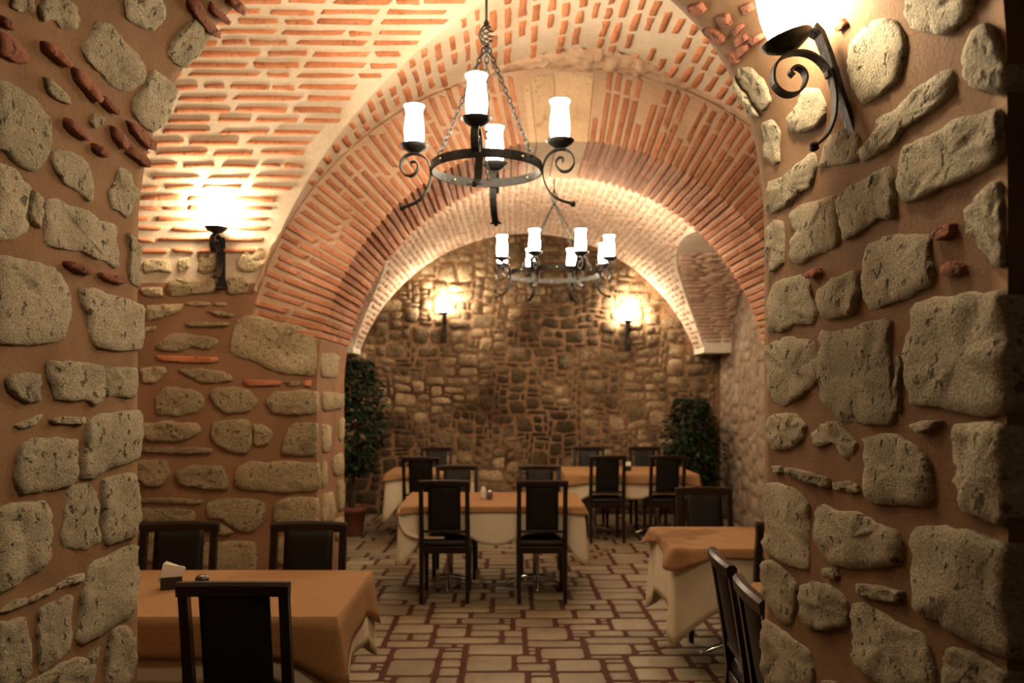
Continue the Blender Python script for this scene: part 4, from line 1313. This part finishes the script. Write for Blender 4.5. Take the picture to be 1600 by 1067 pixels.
pot_small('condiment_jar', 'low black jar beside the napkins on the left table', 'jar', -1.43, 3.86, M['black_plastic'], .032, .05, M['grey_metal'])
pot_small('salt_shaker', 'white shaker standing on the middle table', 'shaker', (755 - VX) / F * 7.05, 7.05, M['napkin'], .024, .10, M['napkin'])
pot_small('pepper_shaker', 'grey steel shaker beside the white one on the middle table', 'shaker', (765 - VX) / F * 7.02, 7.02, M['grey_metal'], .026, .075, M['chrome'])
napkin_holder('white paper napkins in a holder on the far right table', (980 - VX) / F * 9.6, 9.6, .2, 1.0)

# ------------------------------------------------------------------ plants
def plant(label, loc, height, rad, n, seed, pot_r, pot_h, z0, shape):
    rd = random.Random(seed)
    t = thing('potted_plant', label, 'plant', loc, 0, 'potted plants')
    bm = bmesh.new()
    lathe(bm, [(pot_r * .68, 0), (pot_r * .74, .02), (pot_r * .95, pot_h * .80), (pot_r * 1.08, pot_h * .82), (pot_r * 1.08, pot_h), (pot_r * .92, pot_h), (pot_r * .88, pot_h * .9)], 22)
    bm_obj('pot', bm, M['terracotta'], t, True)
    bm = bmesh.new(); lathe(bm, [(pot_r * .9, pot_h * .88), (pot_r * .4, pot_h * .92), (.01, pot_h * .93)], 16); bm_obj('soil', bm, M['soil'], t)
    for k in range(5):
        bm = bmesh.new(); a = rd.uniform(0, 2 * PI)
        pts = [Vector((.03 * math.cos(a), .03 * math.sin(a), pot_h * .85))]
        for i in range(1, 6):
            f = i / 5; sp = rad * .5 * f
            pts.append(Vector((sp * math.cos(a + f * .5), sp * math.sin(a + f * .5), pot_h * .85 + (height * .93 - pot_h) * f)))
        tube(bm, crom(pts, 3), .01, 6, False, [.012 - .009 * i / 15 for i in range(16)])
        bm_obj('stem', bm, M['stem'], t, True)
    V, Fc = [], []; V2, F2 = [], []
    for k in range(n):
        f = rd.random()
        z = z0 + (height - z0) * f
        R = rad * shape(f) * math.sqrt(rd.random()) * rd.uniform(.8, 1.12)
        a = rd.uniform(0, 2 * PI)
        c = Vector((R * math.cos(a), R * math.sin(a), z))
        out = Vector((math.cos(a + rd.uniform(-.7, .7)), math.sin(a + rd.uniform(-.7, .7)), rd.uniform(-.9, .35))).normalized()
        sdv = out.cross(Vector((rd.uniform(-.4, .4), rd.uniform(-.4, .4), 1))).normalized()
        up = sdv.cross(out)
        L_ = rd.uniform(.05, .095); W_ = L_ * .36
        vv, ff = (V2, F2) if (rd.random() < .012) else (V, Fc)
        o = len(vv)
        vv += [c, c + out * L_ * .45 + sdv * W_ + up * .006, c + out * L_ - up * .012, c + out * L_ * .45 - sdv * W_ + up * .006, c + out * L_ * .5 - up * .004]
        ff += [(o, o + 1, o + 4), (o + 1, o + 2, o + 4), (o + 2, o + 3, o + 4), (o + 3, o, o + 4)]
    fo = mesh_obj('foliage', V, Fc, M['leaf'], t, False); fo['kind'] = 'stuff'
    if V2:
        fo = mesh_obj('young_foliage', V2, F2, M['leaf_light'], t, False); fo['kind'] = 'stuff'
    return t
plant('tall leafy potted plant beside the left pier of the wide arch', (-1.80, 9.60, FZ), 2.06, .34, 2600, 1, .17, .34, .72, lambda f: .25 + .95 * math.sin(PI * min(1, f * .80 + .12)) ** .8)
plant('bushy dark potted plant in the far right corner behind the far right table', (2.42, 10.70, FZ), 1.60, .36, 2400, 2, .20, .38, .30, lambda f: .35 + .75 * math.sin(PI * min(1, f * .75 + .18)))
